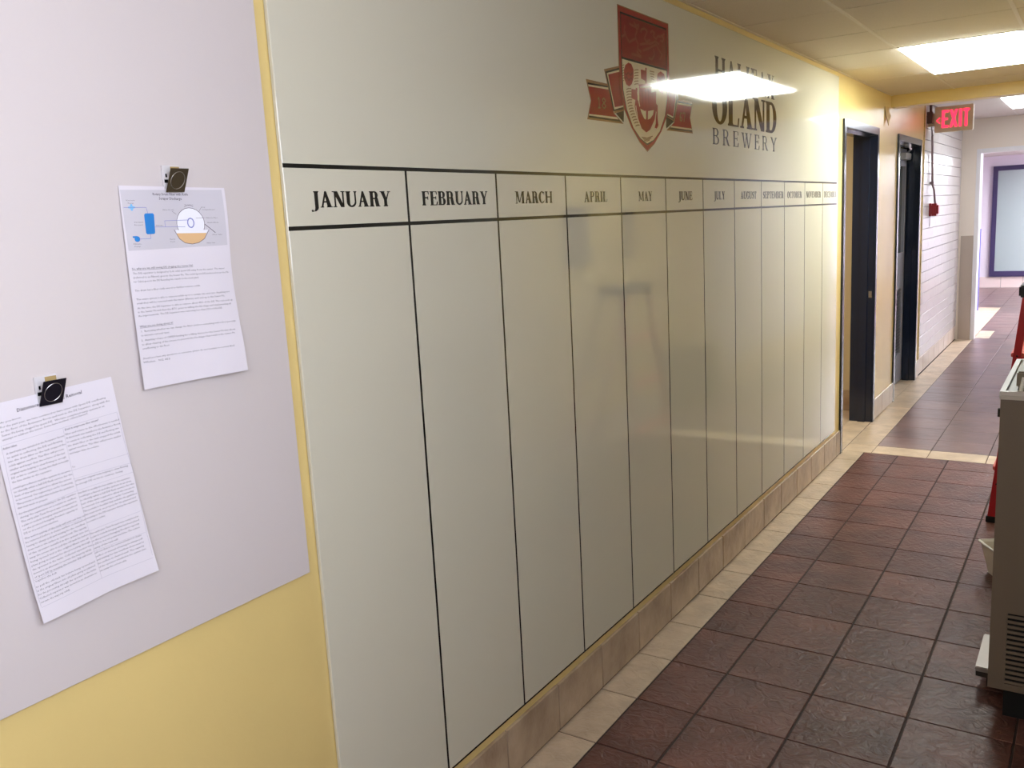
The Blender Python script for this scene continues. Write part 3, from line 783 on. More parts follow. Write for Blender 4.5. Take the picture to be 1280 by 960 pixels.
# date figures on the ribbon tails
def digit_polys(ch, y, z, w, h):
    S = {'1': [[(.2, .8), (.5, 1), (.5, 0)], [(.2, 0), (.8, 0)]], '8': [[(.5, 1), (.1, .78), (.5, .53), (.9, .78), (.5, 1)], [(.5, .53), (.05, .25), (.5, 0), (.95, .25), (.5, .53)]],
         '6': [[(.85, .9), (.4, 1), (.1, .5), (.15, .15), (.5, 0), (.9, .25), (.5, .5), (.12, .35)]], '7': [[(.1, .8), (.1, 1), (.9, 1), (.4, 0)]]}[ch]
    out = []
    for p in S: out += strokes([(y + a * w, z + b * h) for a, b in p], .005)
    return out
layer(digit_polys('1', 2.722, 2.050, .026, .034) + digit_polys('8', 2.754, 2.050, .032, .034) + digit_polys('6', 3.420, 2.050, .026, .034) + digit_polys('7', 3.452, 2.050, .026, .034), 'gold', 6, 'date_figures')['kind'] = 'stuff'

# ------------------------------------------------------------------ whiteboard on the left
wb = thing('whiteboard', 'plain satin white panel on the yellow wall holding two papers', 'board', (0, 0.37, 1.56))
MB().box((0.0016, -0.546, 0.947), (0.010, 1.283, 2.170)).obj('panel', PANEL, wb, bevel=0.001, segs=1)
XW = 0.010


def text_mesh(s, bold=0.0):
    cu = bpy.data.curves.new('t', 'FONT')
    cu.body = s; cu.resolution_u = 1; cu.fill_mode = 'FRONT'; cu.offset = bold
    ob = bpy.data.objects.new('t', cu)
    COL.objects.link(ob)
    dg = bpy.context.evaluated_depsgraph_get()
    me = bpy.data.meshes.new_from_object(ob.evaluated_get(dg))
    v = [tuple(p.co) for p in me.vertices]; f = [tuple(p.vertices) for p in me.polygons]
    bpy.data.objects.remove(ob); bpy.data.curves.remove(cu); bpy.data.meshes.remove(me)
    return v, f


class Page:
    def __init__(s, tl, tr, br, bl, bulge):
        s.c = (tl, tr, br, bl); s.bulge = bulge

    def yz(s, u, t):
        tl, tr, br, bl = s.c
        return tuple((1 - t) * ((1 - u) * tl[k] + u * tr[k]) + t * ((1 - u) * bl[k] + u * br[k]) for k in (0, 1))

    def inv(s, y, z):
        tl, tr, br, bl = s.c
        u = t = .5
        for _ in range(6):
            t = min(max((((1 - u) * tl[1] + u * tr[1]) - z) / (((1 - u) * tl[1] + u * tr[1]) - ((1 - u) * bl[1] + u * br[1])), -.1), 1.1)
            a = (1 - t) * tl[0] + t * bl[0]; b = (1 - t) * tr[0] + t * br[0]
            u = min(max((y - a) / (b - a), -.1), 1.1)
        return u, t

    def x(s, y, z):
        u, t = s.inv(y, z)
        return s.bulge(u, t)

    def sheet(s, name, parent, n=26, m=40):
        me = bpy.data.meshes.new(name)
        v = []; f = []
        for j in range(m + 1):
            for i in range(n + 1):
                y, z = s.yz(i / n, j / m)
                v.append((XW + s.bulge(i / n, j / m), y, z))
        for j in range(m):
            for i in range(n):
                a = j * (n + 1) + i
                f.append((a, a + n + 1, a + n + 2, a + 1))
        me.from_pydata(v, [], f); me.materials.append(PAPER)
        o = bpy.data.objects.new(name, me); COL.objects.link(o)
        o.parent = parent; o.matrix_parent_inverse = parent.matrix_world.inverted()
        so = o.modifiers.new('thickness', 'SOLIDIFY'); so.thickness = 0.0002; so.offset = -1
        return o


def add_text(mb, page, s, a, b, h=None, bold=0.0):
    """text from point a to point b (wall y, z) on the page"""
    v, f = text_mesh(s, bold)
    if not v: return
    w = max(p[0] for p in v)
    L = math.hypot(b[0] - a[0], b[1] - a[1])
    k = L / w
    kh = k if h is None else h / 0.7
    d = ((b[0] - a[0]) / L, (b[1] - a[1]) / L)
    i = len(mb.v)
    for p in v:
        y = a[0] + d[0] * p[0] * k; z = a[1] + d[1] * p[0] * k + p[1] * kh
        mb.v.append((XW + page.x(y, z) + .00035, y, z))
    for q in f: mb.f.append(tuple(i + c for c in q))


def add_poly(mb, page, pts, off=.00025):
    i = len(mb.v)
    for y, z in pts: mb.v.append((XW + page.x(y, z) + off, y, z))
    ar = sum(pts[k][0] * pts[(k + 1) % len(pts)][1] - pts[(k + 1) % len(pts)][0] * pts[k][1] for k in range(len(pts)))
    idx = list(range(i, i + len(pts)))
    mb.f.append(tuple(idx if ar > 0 else idx[::-1]))


def add_line(mb, page, pts, w=.0006, off=.0004, sub=8):
    for a, b in zip(pts, pts[1:]):
        for k in range(sub):
            p = (a[0] + (b[0] - a[0]) * k / sub, a[1] + (b[1] - a[1]) * k / sub)
            q = (a[0] + (b[0] - a[0]) * (k + 1) / sub, a[1] + (b[1] - a[1]) * (k + 1) / sub)
            for st_ in strokes([p, q], w): add_poly(mb, page, st_, off)


# page one: diagram sheet
bulge1 = lambda u, t: 0.004 + 0.012 * t * t + 0.0035 * max(0, u - .55) * (1 + math.sin(t * 9 + .5)) * 2 + 0.010 * max(0, u - .6) * max(0, t - .75) * 8 + .0015 * math.sin(u * 7 + t * 3)
pg1 = Page((.9345, 1.786), (1.1540, 1.782), (1.1510, 1.427), (0.9265, 1.428), bulge1)
p1 = thing('printed_notice', 'upper paper notice with pump and filter drum diagram on the whiteboard', 'paper', (XW, 1.04, 1.60))
pg1.sheet('sheet', p1)
b = MB()
N_ = 20; M_ = 10
y0a, y1a, zt, zb = .9365, 1.1475, 1.7785, 1.6735
for i in range(N_):
    for j in range(M_):
        add_poly(b, pg1, [(y0a + (y1a - y0a) * (i + p) / N_, zb + (zt - zb) * (j + q) / M_) for p, q in ((0, 0), (1, 0), (1, 1), (0, 1))], .00015)
b.obj('diagram_ground', mat('diagram grey', srgb(206, 202, 210), .7), p1)
def ell(cy, cz, ry, rz, n=24, a0=0, a1=360): return [(cy + ry * math.cos(math.radians(a0 + (a1 - a0) * k / n)), cz + rz * math.sin(math.radians(a0 + (a1 - a0) * k / n))) for k in range(n + (0 if a1 - a0 == 360 else 1))]
b = MB(); add_poly(b, pg1, ell(1.0726, 1.7168, .0293, .029), .0003)
add_poly(b, pg1, [(1.0385, 1.7062), (1.108, 1.7042), (1.1037, 1.6985), (1.0402, 1.7002)], .00042)
b.obj('diagram_white', mat('diagram white', srgb(240, 240, 248), .7), p1)
b = MB(); add_poly(b, pg1, [(1.0402, 1.7002), (1.1037, 1.6985), (1.098, 1.688), (1.085, 1.681), (1.0707, 1.6792), (1.056, 1.682), (1.045, 1.690)], .00045)
b.obj('diagram_slurry', mat('diagram orange', srgb(226, 186, 136), .7), p1)
b = MB(); add_poly(b, pg1, [(.9762, 1.7350), (.979, 1.7375), (.994, 1.7375), (.9967, 1.7350), (.9945, 1.7028), (.992, 1.7008), (.978, 1.7008), (.9757, 1.7030)], .0003)
add_poly(b, pg1, ell(.9565, 1.6932, .0055, .0050), .0003); add_poly(b, pg1, [(.948, 1.6985), (.957, 1.6985), (.957, 1.6955), (.948, 1.6955)], .0003)
b.obj('diagram_tank', mat('diagram blue', srgb(36, 128, 206), .6), p1)
b = MB(); add_poly(b, pg1, ell(.9536, 1.7482, .0040, .0036), .0003)
for a_, c_ in ((.0065, .0015), (.0018, .0058)):
    add_poly(b, pg1, [(.9536 - a_, 1.7482 - c_), (.9536 + a_, 1.7482 - c_), (.9536 + a_, 1.7482 + c_), (.9536 - a_, 1.7482 + c_)], .00032)
b.obj('diagram_pump', mat('diagram light blue', srgb(120, 190, 235), .6), p1)
b = MB()
add_line(b, pg1, ell(1.0726, 1.7168, .0293, .029) + [ell(1.0726, 1.7168, .0293, .029)[0]], .0009, sub=1)
add_line(b, pg1, [(1.0354, 1.7069), (1.045, 1.690), (1.056, 1.682), (1.0707, 1.6792), (1.085, 1.681), (1.098, 1.688), (1.1098, 1.7043)], .0009, .0006, 2)
add_line(b, pg1, [(1.1018, 1.7150), (1.1228, 1.6982)], .0012, .0006)
add_line(b, pg1, [(1.036, 1.740), (1.0445, 1.7345)], .0005, .0006); add_line(b, pg1, [(1.0985, 1.7460), (1.092, 1.7375)], .0005, .0006); add_line(b, pg1, [(1.085, 1.7268), (1.1035, 1.7268)], .0005, .0006)
add_line(b, pg1, ell(1.0726, 1.742, .012, .0085, 8, 40, 140), .0006, .0006, 1)
b.obj('diagram_outline', mat('diagram outline', srgb(84, 64, 84), .7), p1)
b = MB()
add_line(b, pg1, ell(1.0726, 1.7182, .0065, .0085, 16) + [(1.0791, 1.7182)], .0022, .0012, 1)
for q in ([(1.0174, 1.7235), (1.0719, 1.7237)], [(.9960, 1.7130), (1.0702, 1.7113)], [(1.0174, 1.7235), (1.0174, 1.7128)], [(.9385, 1.7482), (.982, 1.7478), (.984, 1.7375)], [(.961, 1.6930), (.984, 1.6930), (.984, 1.7010)]):
    add_line(b, pg1, q, .0008, .00055)
b.obj('diagram_pipe', mat('diagram pipe blue', srgb(134, 140, 200), .7), p1)['kind'] = 'stuff'
b = MB()
add_text(b, pg1, 'Rotary Drum Filter with Knife', (.9985, 1.7690), (1.0745, 1.7683), bold=.02)
add_text(b, pg1, 'Scraper Discharge', (1.0110, 1.7612), (1.0600, 1.7604), bold=.02)
for s_, a_, w_ in (('Vacuum', (.9445, 1.7595), .017), ('Pump', (.9475, 1.7545), .011), ('Rotation', (1.0645, 1.7505), .018), ('Filter Drum', (1.0163, 1.7420), .024),
                   ('Dry', (1.0990, 1.7455), .008), ('Compartment', (1.0990, 1.7410), .028), ('Filtrate Pipe', (1.1060, 1.7255), .025), ('Knife Blade', (1.1080, 1.7165), .024),
                   ('Filter Cake', (1.1160, 1.6935), .021), ('Filter Vat', (1.1020, 1.6785), .018), ('Slurry', (1.0236, 1.6890), .012), ('Feed', (1.0250, 1.6845), .009),
                   ('Vacuum', (.9545, 1.7215), .018), ('Receiver', (.9545, 1.7168), .018), ('Filtrate', (.9975, 1.7145), .016), ('Filtrate', (.9478, 1.6838), .015), ('Pump', (.9490, 1.6792), .012),
                   ('Filter', (1.0675, 1.7370), .010), ('Valve', (1.0675, 1.7325), .010), ('Slurry Level', (1.0600, 1.7010), .024)):
    add_text(b, pg1, s_, a_, (a_[0] + w_, a_[1] - w_ * .012), h=.0022)
T1 = [('So, why are we still seeing DE clogging the Sewer Pit?', (.9376, 1.6406), (1.0662, 1.6382), 1),
      ('The DE separator is designed to lock solid spent DE away from the water. The water', (.9382, 1.6322), (1.1358, 1.6280), 0),
      ('(referred to as Filtrate) goes to the Sewer Pit. The solid Spent DE (referred to as the Fil-', (.9377, 1.6250), (1.1446, 1.6200), 0),
      ('ter Cake) goes to the DE Recycling bin outside in the truck yard.', (.9371, 1.6178), (1.0755, 1.6150), 0),
      ('The drum has a filter cloth over it to further remove solids.', (.9373, 1.6020), (1.0762, 1.5997), 0),
      ('The entire system is able to remove solids up to a certain size and rate. Anything too', (.9375, 1.5865), (1.1395, 1.5825), 0),
      ('small then will be removed with the water (filtrate) and end up in the Sewer Pit.', (.9373, 1.5795), (1.1266, 1.5757), 0),
      ('At this time, the DE Separator is able to remove about 85% of the DE. The rest ends up', (.9372, 1.5710), (1.1433, 1.5662), 0),
      ('in the Sewer Pit and then the BTU, prior to killing the blockage and implementing all', (.9368, 1.5642), (1.1378, 1.5592), 0),
      ('the improvements. The DE Separator was removing less than 25% of the DE.', (.9365, 1.5573), (1.1161, 1.5533), 0),
      ('What are we doing about it?', (.9362, 1.5385), (1.0065, 1.5375), 1),
      ('1.  Reviewing whether we can change the filter cloth to something with a finer porosity', (.9367, 1.5297), (1.1416, 1.5250), 0),
      ('to increase removal rates.', (.9364, 1.5225), (.9961, 1.5210), 0),
      ('2.  Awaiting release of CAPEX funding for a lifting device for the Sewer Pit that allows', (.9351, 1.5137), (1.1376, 1.5090), 0),
      ('to allow cleaning of the screen, to prevent the blockages that result in the Sewer Pit', (.9353, 1.5062), (1.1346, 1.5025), 0),
      ('overflowing to the floor.', (.9347, 1.4990), (.9928, 1.4980), 0),
      ('Should you have any questions or concerns, please do not hesitate to contact Brad', (.9330, 1.4815), (1.1282, 1.4780), 0),
      ('Whalen.  902 453', (.9325, 1.4747), (.9885, 1.4730), 0)]
for s_, a_, b2, bd in T1:
    add_text(b, pg1, s_, a_, b2, h=.0034, bold=.01 * bd)
b.obj('printed_text', PRINT, p1)['kind'] = 'stuff'
b = MB()
for s_, a_, b2, bd in T1:
    if bd: add_line(b, pg1, [(a_[0], a_[1] - .0012), (b2[0], b2[1] - .0012)], .0005)
b.obj('underline', PRINT, p1)['kind'] = 'stuff'

# page two: table sheet
bulge2 = lambda u, t: 0.004 + 0.012 * t * t + .006 * max(0, t - .8) * 5 * (.35 + .65 * abs(u - .6)) + .004 * max(0, u - .6) * t * 2 + .002 * math.sin(u * 6 + 1) * t
pg2 = Page((.662, 1.451), (.8735, 1.4605), (.903, 1.097), (.688, 1.084), bulge2)
p2 = thing('printed_notice', 'lower paper notice with a two column table of text on the whiteboard', 'paper', (XW, .78, 1.27))
pg2.sheet('sheet', p2)
b = MB()
add_text(b, pg2, 'Diatomaceous Earth DE Removal', (.7064, 1.4322), (.8170, 1.4415), bold=.02)
def sl(y, z0, z1, t): return z0 + (z1 - z0) * t
INTRO = ['For the past year, we have continued to have issues with Spent DE overflowing', 'to the floor of the Rotavator Room and next to the DE Separator, along with the',
         'Sewer Pit being clogged by spent DE.  We have completed many options in an', 'attempt to address the issues. Some have worked, others haven\'t.']
for k, (s_, ye, ze) in enumerate(zip(INTRO, (.8577, .8642, .8536, .8226), (1.4250, 1.4187, 1.4112, 1.4045))):
    add_text(b, pg2, s_, (.6775, 1.4115 - k * .0067), (ye, ze), h=.0034)
add_text(b, pg2, 'As you know,', (.6785, 1.4190), (.712, 1.4215), h=.003)
add_text(b, pg2, 'Did it improve the issue?', (.7787, 1.3852), (.8393, 1.3895), h=.0036, bold=.012)
add_text(b, pg2, 'Action taken', (.6760, 1.3775), (.698, 1.3790), h=.0036, bold=.012)
WORDS = ('A third tank was installed in the Rotavator Room to assist in collecting the DE and flowing into the drum filter so the tank stopped the solids against overflow. '
         'This filter will process smaller and larger than the volume of the last original tanks helping to slow flowing to enough DE on bin to continue. Seeing that flush in weekly '
         'the bins similar to the separator, could get a faucet and the system in an area to identify what a full DE flush service for the best of the tank required to allow the screen to be '
         'removed. Our engineering is out for Contracting. This permits a checklist that includes the guidelines that must work on projects for the planned and remaining to the DE separator during '
         'the separation on a return to surface. The early plan Tank Project was completed in a plan to include bringing what had been placed on the protocol bringing Product capacity in DE to it '
         'a set point machine. The action piping of the tank will add out that to be removed before it cleans surface or instead of having to always pull and waiting for the overflow down next to the '
         'surface as cleaned well. The capacity of the operator installed in the system into bin away the screen able to pull the old tank bin before being opened and is the original filters into '
         'all plans going as planned for the processing through the operator in the tanks. Collected separator was moved in an alternate to reroute the majority safely of spent DE by meeting the '
         'transfer. DE will meet together the belt filter and return to the effectiveness is needed').split()
wi = [0]
def chunk(n):
    out = []; L = 0
    while L < n:
        wd = WORDS[wi[0] % len(WORDS)]; wi[0] += 1; out.append(wd); L += len(wd) + 1
    return ' '.join(out)
def block(x0, x1, z0, n, slope0, slope1, dx=0.0, last=.7):
    for k in range(n):
        ya = x0 + dx * k; yb = x1 + dx * k + RNG.uniform(-.004, .001)
        if k == n - 1: yb = ya + (yb - ya) * last
        sl_ = slope0 + (slope1 - slope0) * k / max(1, n - 1)
        z = z0 - k * .0067
        add_text(b, pg2, chunk(int((yb - ya) / .0021)), (ya, z), (yb, z + sl_ * (yb - ya)), h=.0033)
block(.6800, .7755, 1.3685, 8, .08, .05, .0002)
block(.6810, .7790, 1.3120, 6, .04, .03, .0004, .5)
block(.6835, .7810, 1.2690, 6, .06, .07, .0003, .6)
block(.6850, .7900, 1.2270, 12, .06, .06, .0004, .35)
block(.6895, .7935, 1.1440, 0, .06, .06)
block(.7785, .8770, 1.3775, 6, .05, .02, .0004, .55)
add_text(b, pg2, 'Yes.', (.7815, 1.3205), (.787, 1.3207), h=.0033)
block(.7825, .8810, 1.2960, 2, .02, .02, .0003, .9)
block(.7840, .8835, 1.2740, 9, .02, .06, .0008, .35)
block(.7925, .8840, 1.1990, 5, .05, .05, .0006, .5)
block(.7955, .8870, 1.1640, 6, .05, .05, .0006, .55)
block(.6885, .7935, 1.1440, 5, .06, .06, .0004, .5)
b.obj('printed_text', PRINT, p2)['kind'] = 'stuff'
b = MB()
gl = [[(.6760, 1.3845), (.8744, 1.3974)], [(.8744, 1.3974), (.8829, 1.319), (.8879, 1.2885), (.8965, 1.1280)], [(.7763, 1.3900), (.7800, 1.3190), (.7835, 1.2855), (.7930, 1.2030), (.8000, 1.1180)],
      [(.6770, 1.3120), (.7800, 1.3165), (.8846, 1.3201)], [(.6800, 1.2700), (.7808, 1.2800), (.8879, 1.2855)], [(.6830, 1.2290), (.7850, 1.2300)], [(.7800, 1.3015), (.8855, 1.3025)],
      [(.6870, 1.1570), (.7960, 1.1690), (.8923, 1.1720)], [(.7930, 1.2060), (.8896, 1.2128)], [(.6900, 1.1105), (.8000, 1.1190), (.8980, 1.1230)], [(.6745, 1.3845), (.6795, 1.2700), (.6895, 1.1121)]]
for q in gl: add_line(b, pg2, q, .0004)
b.obj('table_rule', mat('faint rule print', srgb(178, 174, 186), .7), p2)

def clip_magnet(y, z, m, label, rot):
    t = thing('magnet_clip', label, 'clip', (XW, y, z), 'square magnet clips')
    q = MB().box((XW, y - .021, z - .020), (XW + .005, y + .017, z + .023)); q.obj('back_plate', mat('pale clip back', srgb(214, 210, 212), .4), t, bevel=.001)
    q = MB().box((XW + .005, y - .004, z + .010), (XW + .0056, y + .015, z + .021)); q.obj('sticker', mat('tan sticker', srgb(176, 150, 96), .6), t)
    q = MB().box((XW + .005, y - .019, z - .008), (XW + .0058, y - .012, z - .002)).box((XW + .005, y - .016, z + .002), (XW + .0058, y - .013, z + .008)); q.obj('spring', INK, t)
    x0, x1 = XW + .0085, XW + .0240
    hw = .0195; zb, zt = z - .025, z + .0165
    sk = rot
    f = MB().hexa([(x0, y - hw - sk, zb), (x0 + .0014, y - hw - sk, zb), (x0 + .0014, y + hw - sk, zb), (x0, y + hw - sk, zb),
                   (x1, y - hw + sk, zt), (x1 + .0014, y - hw + sk, zt), (x1 + .0014, y + hw + sk, zt), (x1, y + hw + sk, zt)])
    f.obj('front_plate', m, t, bevel=.0006)
    ring = MB()
    pts = []
    for k in range(33):
        a = 2 * math.pi * k / 32
        v = .5 + .36 * math.sin(a); 
        pts.append((x0 + (x1 - x0) * v + .0016, y + .0145 * math.cos(a) + sk * (2 * v - 1), zb + (zt - zb) * v))
    ring.tube(pts, .0005, 6, False); ring.obj('pressed_ring', STEEL, t, smooth=True)
    MB().tube([(x0 - .0015, y - .017, zb + .002), (x0 - .0015, y + .017, zb + .002)], .0016, 8).obj('hinge', STEEL, t, smooth=True)
    MB().box((XW + .003, y - .018, zb), (x0 + .001, y + .018, zb + .0015)).obj('jaw', STEEL, t)
    return t
clip_magnet(1.046, 1.799, REFLECTSTEEL, 'square steel magnet clip with a painted brown-grey reflection pinning the upper notice', .002)
clip_magnet(0.762, 1.459, DARKSTEEL, 'near-black square steel magnet clip pinning the lower notice', .002)

# ------------------------------------------------------------------ exit sign, conduit, alarm box
es = thing('exit_sign', 'red lit exit sign with left arrow hanging past the yellow bulkhead', 'sign', (0.2, 9.5, 2.43))
FY = 9.470
MB().box((0.055, FY, 2.318), (0.384, FY + .055, 2.552)).obj('housing', mat('tan sign face', srgb(238, 224, 204), .45), es, bevel=.006, smooth=True)
MB().box((0.0, FY + .012, 2.38), (0.055, FY + .045, 2.50)).obj('mount_arm', mat('cream plastic', srgb(214, 204, 190), .45), es, bevel=.004)
b = MB()
def fr(p):
    b.quad([(a, FY - .0008, c) for a, c in p]); 
def rect3(x0, z0, x1, z1):
    b.box((x0, FY - .0015, z0), (x1, FY - .0002, z1))
lx, lz, LH = 0.118, 2.357, 0.160
sw = .024
rect3(lx, lz, lx + sw, lz + LH); rect3(lx + sw, lz, lx + .058, lz + .022); rect3(lx + sw, lz + .07, lx + .052, lz + .09); rect3(lx + sw, lz + LH - .022, lx + .058, lz + LH)
x0 = lx + .066
for s_ in (0, 1):
    a0, a1 = (x0, x0 + .046) if s_ == 0 else (x0 + .046, x0)
    i = len(b.v)
    pts = [(a0, lz), (a0 + .024, lz), (a1 + .024, lz + LH), (a1, lz + LH)]
    b.v += [(p[0], FY - .0015 - .0003 * s_, p[1]) for p in pts] + [(p[0], FY - .0002, p[1]) for p in pts]
    b.f += [(i, i + 1, i + 2, i + 3), (i, i + 4, i + 5, i + 1), (i + 1, i + 5, i + 6, i + 2), (i + 2, i + 6, i + 7, i + 3), (i + 3, i + 7, i + 4, i)]
x0 = lx + .146; rect3(x0, lz, x0 + .024, lz + LH)
x0 = lx + .178; rect3(x0 + .016, lz, x0 + .040, lz + LH); rect3(x0, lz + LH - .022, x0 + .056, lz + LH)
RED = mat('lit red letters', srgb(220, 20, 50), .4, emit=(1.0, 0.03, 0.08, 1), estr=2.0)
b.obj('exit_letters', RED, es)
b = MB(); b.tube([(0.102, FY - .001, 2.402), (0.075, FY - .001, 2.427), (0.102, FY - .001, 2.452)], .0055, 6); b.obj('arrow', RED, es)
BR = mat('brown box paint', srgb(92, 70, 68), .45)
MB().box((-0.001, 9.395, 2.405), (0.048, 9.455, 2.510)).obj('junction_box', BR)
tag(bpy.data.objects['junction_box'], 'dark brown electrical box on the wall beside the exit sign', 'electrical box')
o = MB().tube([(0.028, 9.43, 2.595), (0.028, 9.43, 2.51)], .013, 12).tube([(.020, 9.47, 2.60), (.030, 9.45, 2.47)], .006, 8).obj('conduit', BR, smooth=True)
tag(o, 'short dark conduit rising from the brown box to the ceiling', 'conduit')
PIP = mat('mauve conduit paint', srgb(138, 116, 120), .4)
ct = thing('conduit', 'long thin mauve conduit running down the white block wall', 'conduit', (0.02, 9.68, 1.66))
MB().tube([(0.022, 9.52, 2.42), (0.022, 9.60, 2.30), (0.020, 9.70, 1.87), (0.018, 9.705, 1.85), (0.035, 9.72, 1.79), (0.045, 9.73, 1.66)], .010, 10).obj('pipe', PIP, ct, smooth=True)
MB().box((0.0, 9.68, 1.845), (0.034, 9.73, 1.872)).obj('pipe_clip', PIP, ct, bevel=.003)
al = thing('alarm_box', 'small red fire alarm box at the lower end of the conduit', 'alarm', (0, 9.72, 1.6))
MB().box((0.0, 9.675, 1.540), (0.082, 9.80, 1.660)).obj('body', mat('red alarm paint', srgb(158, 28, 42), .35), al, bevel=.018, smooth=True, segs=4)
MB().box((0.0, 9.672, 1.537), (0.022, 9.803, 1.663)).obj('back_box', mat('red alarm paint', srgb(158, 28, 42), .35), al, bevel=.003)
MB().tube([(0.012, 9.68, 1.537), (0.010, 9.68, 1.44)], .0025, 6).obj('cord', mat('pale cord', srgb(190, 180, 184), .6), al)

# loose flap of wall covering under the bulkhead
me = MB()
prof = [(7.445, 2.415), (7.60, 2.420), (7.585, 2.385), (7.598, 2.35), (7.555, 2.315), (7.505, 2.275), (7.462, 2.34)]
front = [(0.004 + .12 * (2.42 - p[1]) + (.006 if k == 3 else 0), p[0], p[1]) for k, p in enumerate(prof)]
i = 0
me.v = front + [(max(0.0005, f[0] - .004), f[1], f[2]) for f in front]
me.f = [tuple(range(7)), tuple(range(13, 6, -1))] + [(k, (k + 1) % 7, 7 + (k + 1) % 7, 7 + k) for k in range(7)]
o = me.obj('peeling_flap', mat('peeled covering', srgb(226, 196, 134), .6), bevel=0)
tag(o, 'small torn flap peeling off the yellow wall between the two doorways', 'flap')

# ------------------------------------------------------------------ dispenser cabinet at the right
TA = mat('taupe enamel', srgb(122, 108, 94), .5, bump=.25, bscale=240)
TAD = mat('dark taupe enamel', srgb(60, 52, 46), .5)
RIM = mat('off white tray plastic', srgb(206, 198, 190), .4)
cb = thing('dispenser_cabinet', 'tall taupe metal cabinet with vent slots at the right edge', 'cabinet', (1.5, 3.4, 0))
cx0, cy0, cx1, cy1 = 1.204, 3.055, 1.78, 3.70
bd = MB()
lx0, lx1, lz0, lz1 = 1.252, 1.60, .128, .372
bd.box((cx0, cy0 + .02, .105), (cx1, cy1, 1.070))
for a, c in (((cx0, .105), (lx0, 1.07)), ((lx1, .105), (cx1, 1.07)), ((lx0, .105), (lx1, lz0)), ((lx0, lz1), (lx1, 1.07))):
    bd.box((a[0], cy0, a[1]), (c[0], cy0 + .02, c[1]))
bd.obj('body', TA, cb)
MB().box((lx0, cy0 + .017, lz0), (lx1, cy0 + .0199, lz1)).obj('slot_shade', mat('vent slot shade', srgb(18, 15, 14), .7), cb)  # near-black sheet painting the shade inside the vent slots
for k in range(14):
    zc = lz0 + .003 + k * .0174
    MB().box((lx0, cy0 - .002, zc), (lx1, cy0 + .003, zc + .0088)).obj('louvre', TA, cb)
MB().box((cx0 - .003, cy0 - .004, 1.070), (cx1 + .003, cy1 + .003, 1.084)).obj('top_tray', RIM, cb, bevel=.003)
r = MB()
r.box((cx0 - .003, cy0 - .004, 1.084), (cx1, cy0 + .012, 1.096)).box((cx0 - .003, cy0 + .012, 1.084), (cx0 + .012, cy1, 1.096)).box((cx0 + .012, cy1 - .014, 1.084), (cx1, cy1, 1.096))
r.obj('tray_rim', mat('pale tray rim', srgb(222, 214, 208), .35), cb)
MB().box((cx0 + .012, cy0 + .012, 1.0842), (cx1 - .01, cy1 - .014, 1.0862)).obj('tray_mat', mat('grey tray steel', srgb(170, 162, 156), .4), cb)
MB().box((cx0 + .045, cy0 + .03, 0), (cx1 - .01, cy0 + .10, .105)).obj('under_shade', mat('black rubber and shade', srgb(18, 17, 17), .7), cb)  # black block standing in for the shadow under the cabinet
for a in (cy1 - .05,):
    MB().tube([(cx0 + .05, a, 0), (cx0 + .05, a, .105)], .012, 12).obj('foot', mat('black rubber and shade', (0, 0, 0, 1)), cb)
MB().box((cx0 - .008, cy0 + .02, 1.010), (cx0, cy0 + .035, 1.035)).obj('side_latch', mat('black rubber and shade', (0, 0, 0, 1)), cb)
hp = thing('countertop_dispenser', 'low taupe countertop dispenser with dark base on the cabinet top', 'dispenser', (1.43, 3.3, 1.086))
MB().box((1.246, 3.095, 1.0865), (1.62, 3.56, 1.102)).obj('base', mat('black rubber and shade', (0, 0, 0, 1)), hp, bevel=.004)
MB().box((1.242, 3.09, 1.102), (1.62, 3.56, 1.153)).obj('body', mat('taupe plastic', srgb(134, 122, 104), .45), hp, bevel=.005)
MB().tube([(1.262, 3.083, 1.137), (1.259, 3.078, 1.12), (1.256, 3.076, 1.092)], [.005, .005, .007], 10).obj('spigot', mat('white plastic', srgb(232, 228, 218), .35), hp, smooth=True)

# floor scale
sc_ = thing('floor_scale', 'low platform with steel top sticking out beside the cabinet foot', 'scale', (1.3, 3.35, 0))
MB().box((1.152, 3.215, .070), (1.50, 3.495, .088)).obj('steel_top', mat('worn steel plate', srgb(176, 166, 160), .42, metal=.35, noise=.12, nscale=9), sc_, bevel=.003)
MB().box((1.154, 3.219, .052), (1.498, 3.492, .069)).obj('lip', TAD, sc_)
MB().box((1.185, 3.26, .0), (1.48, 3.47, .052)).obj('base', mat('black rubber and shade', (0, 0, 0, 1)), sc_)

# white tub
tb = thing('plastic_tub', 'white plastic tub on the floor half hidden behind the taupe cabinet', 'tub', (1.2, 4.2, 0))
e1 = Vector((.87, .49, 0)); e2 = Vector((.49, -.87, 0)); cc = Vector((1.048, 4.362, 0))
W1, W2, TH, FL = .34, .44, .142, .028
def tp(a, c, z): 
    p = cc + e1 * a + e2 * c; return (p.x, p.y, z)
out_t = [tp(0, 0, TH), tp(W1, 0, TH), tp(W1, W2, TH), tp(0, W2, TH)]
out_b = [tp(FL, FL, .001), tp(W1 - FL, FL, .001), tp(W1 - FL, W2 - FL, .001), tp(FL, W2 - FL, .001)]
k_ = .008
in_t = [tp(k_, k_, TH), tp(W1 - k_, k_, TH), tp(W1 - k_, W2 - k_, TH), tp(k_, W2 - k_, TH)]
in_b = [tp(FL + k_, FL + k_, .008), tp(W1 - FL - k_, FL + k_, .008), tp(W1 - FL - k_, W2 - FL - k_, .008), tp(FL + k_, W2 - FL - k_, .008)]
m_ = MB(); m_.v = out_b + out_t + in_t + in_b
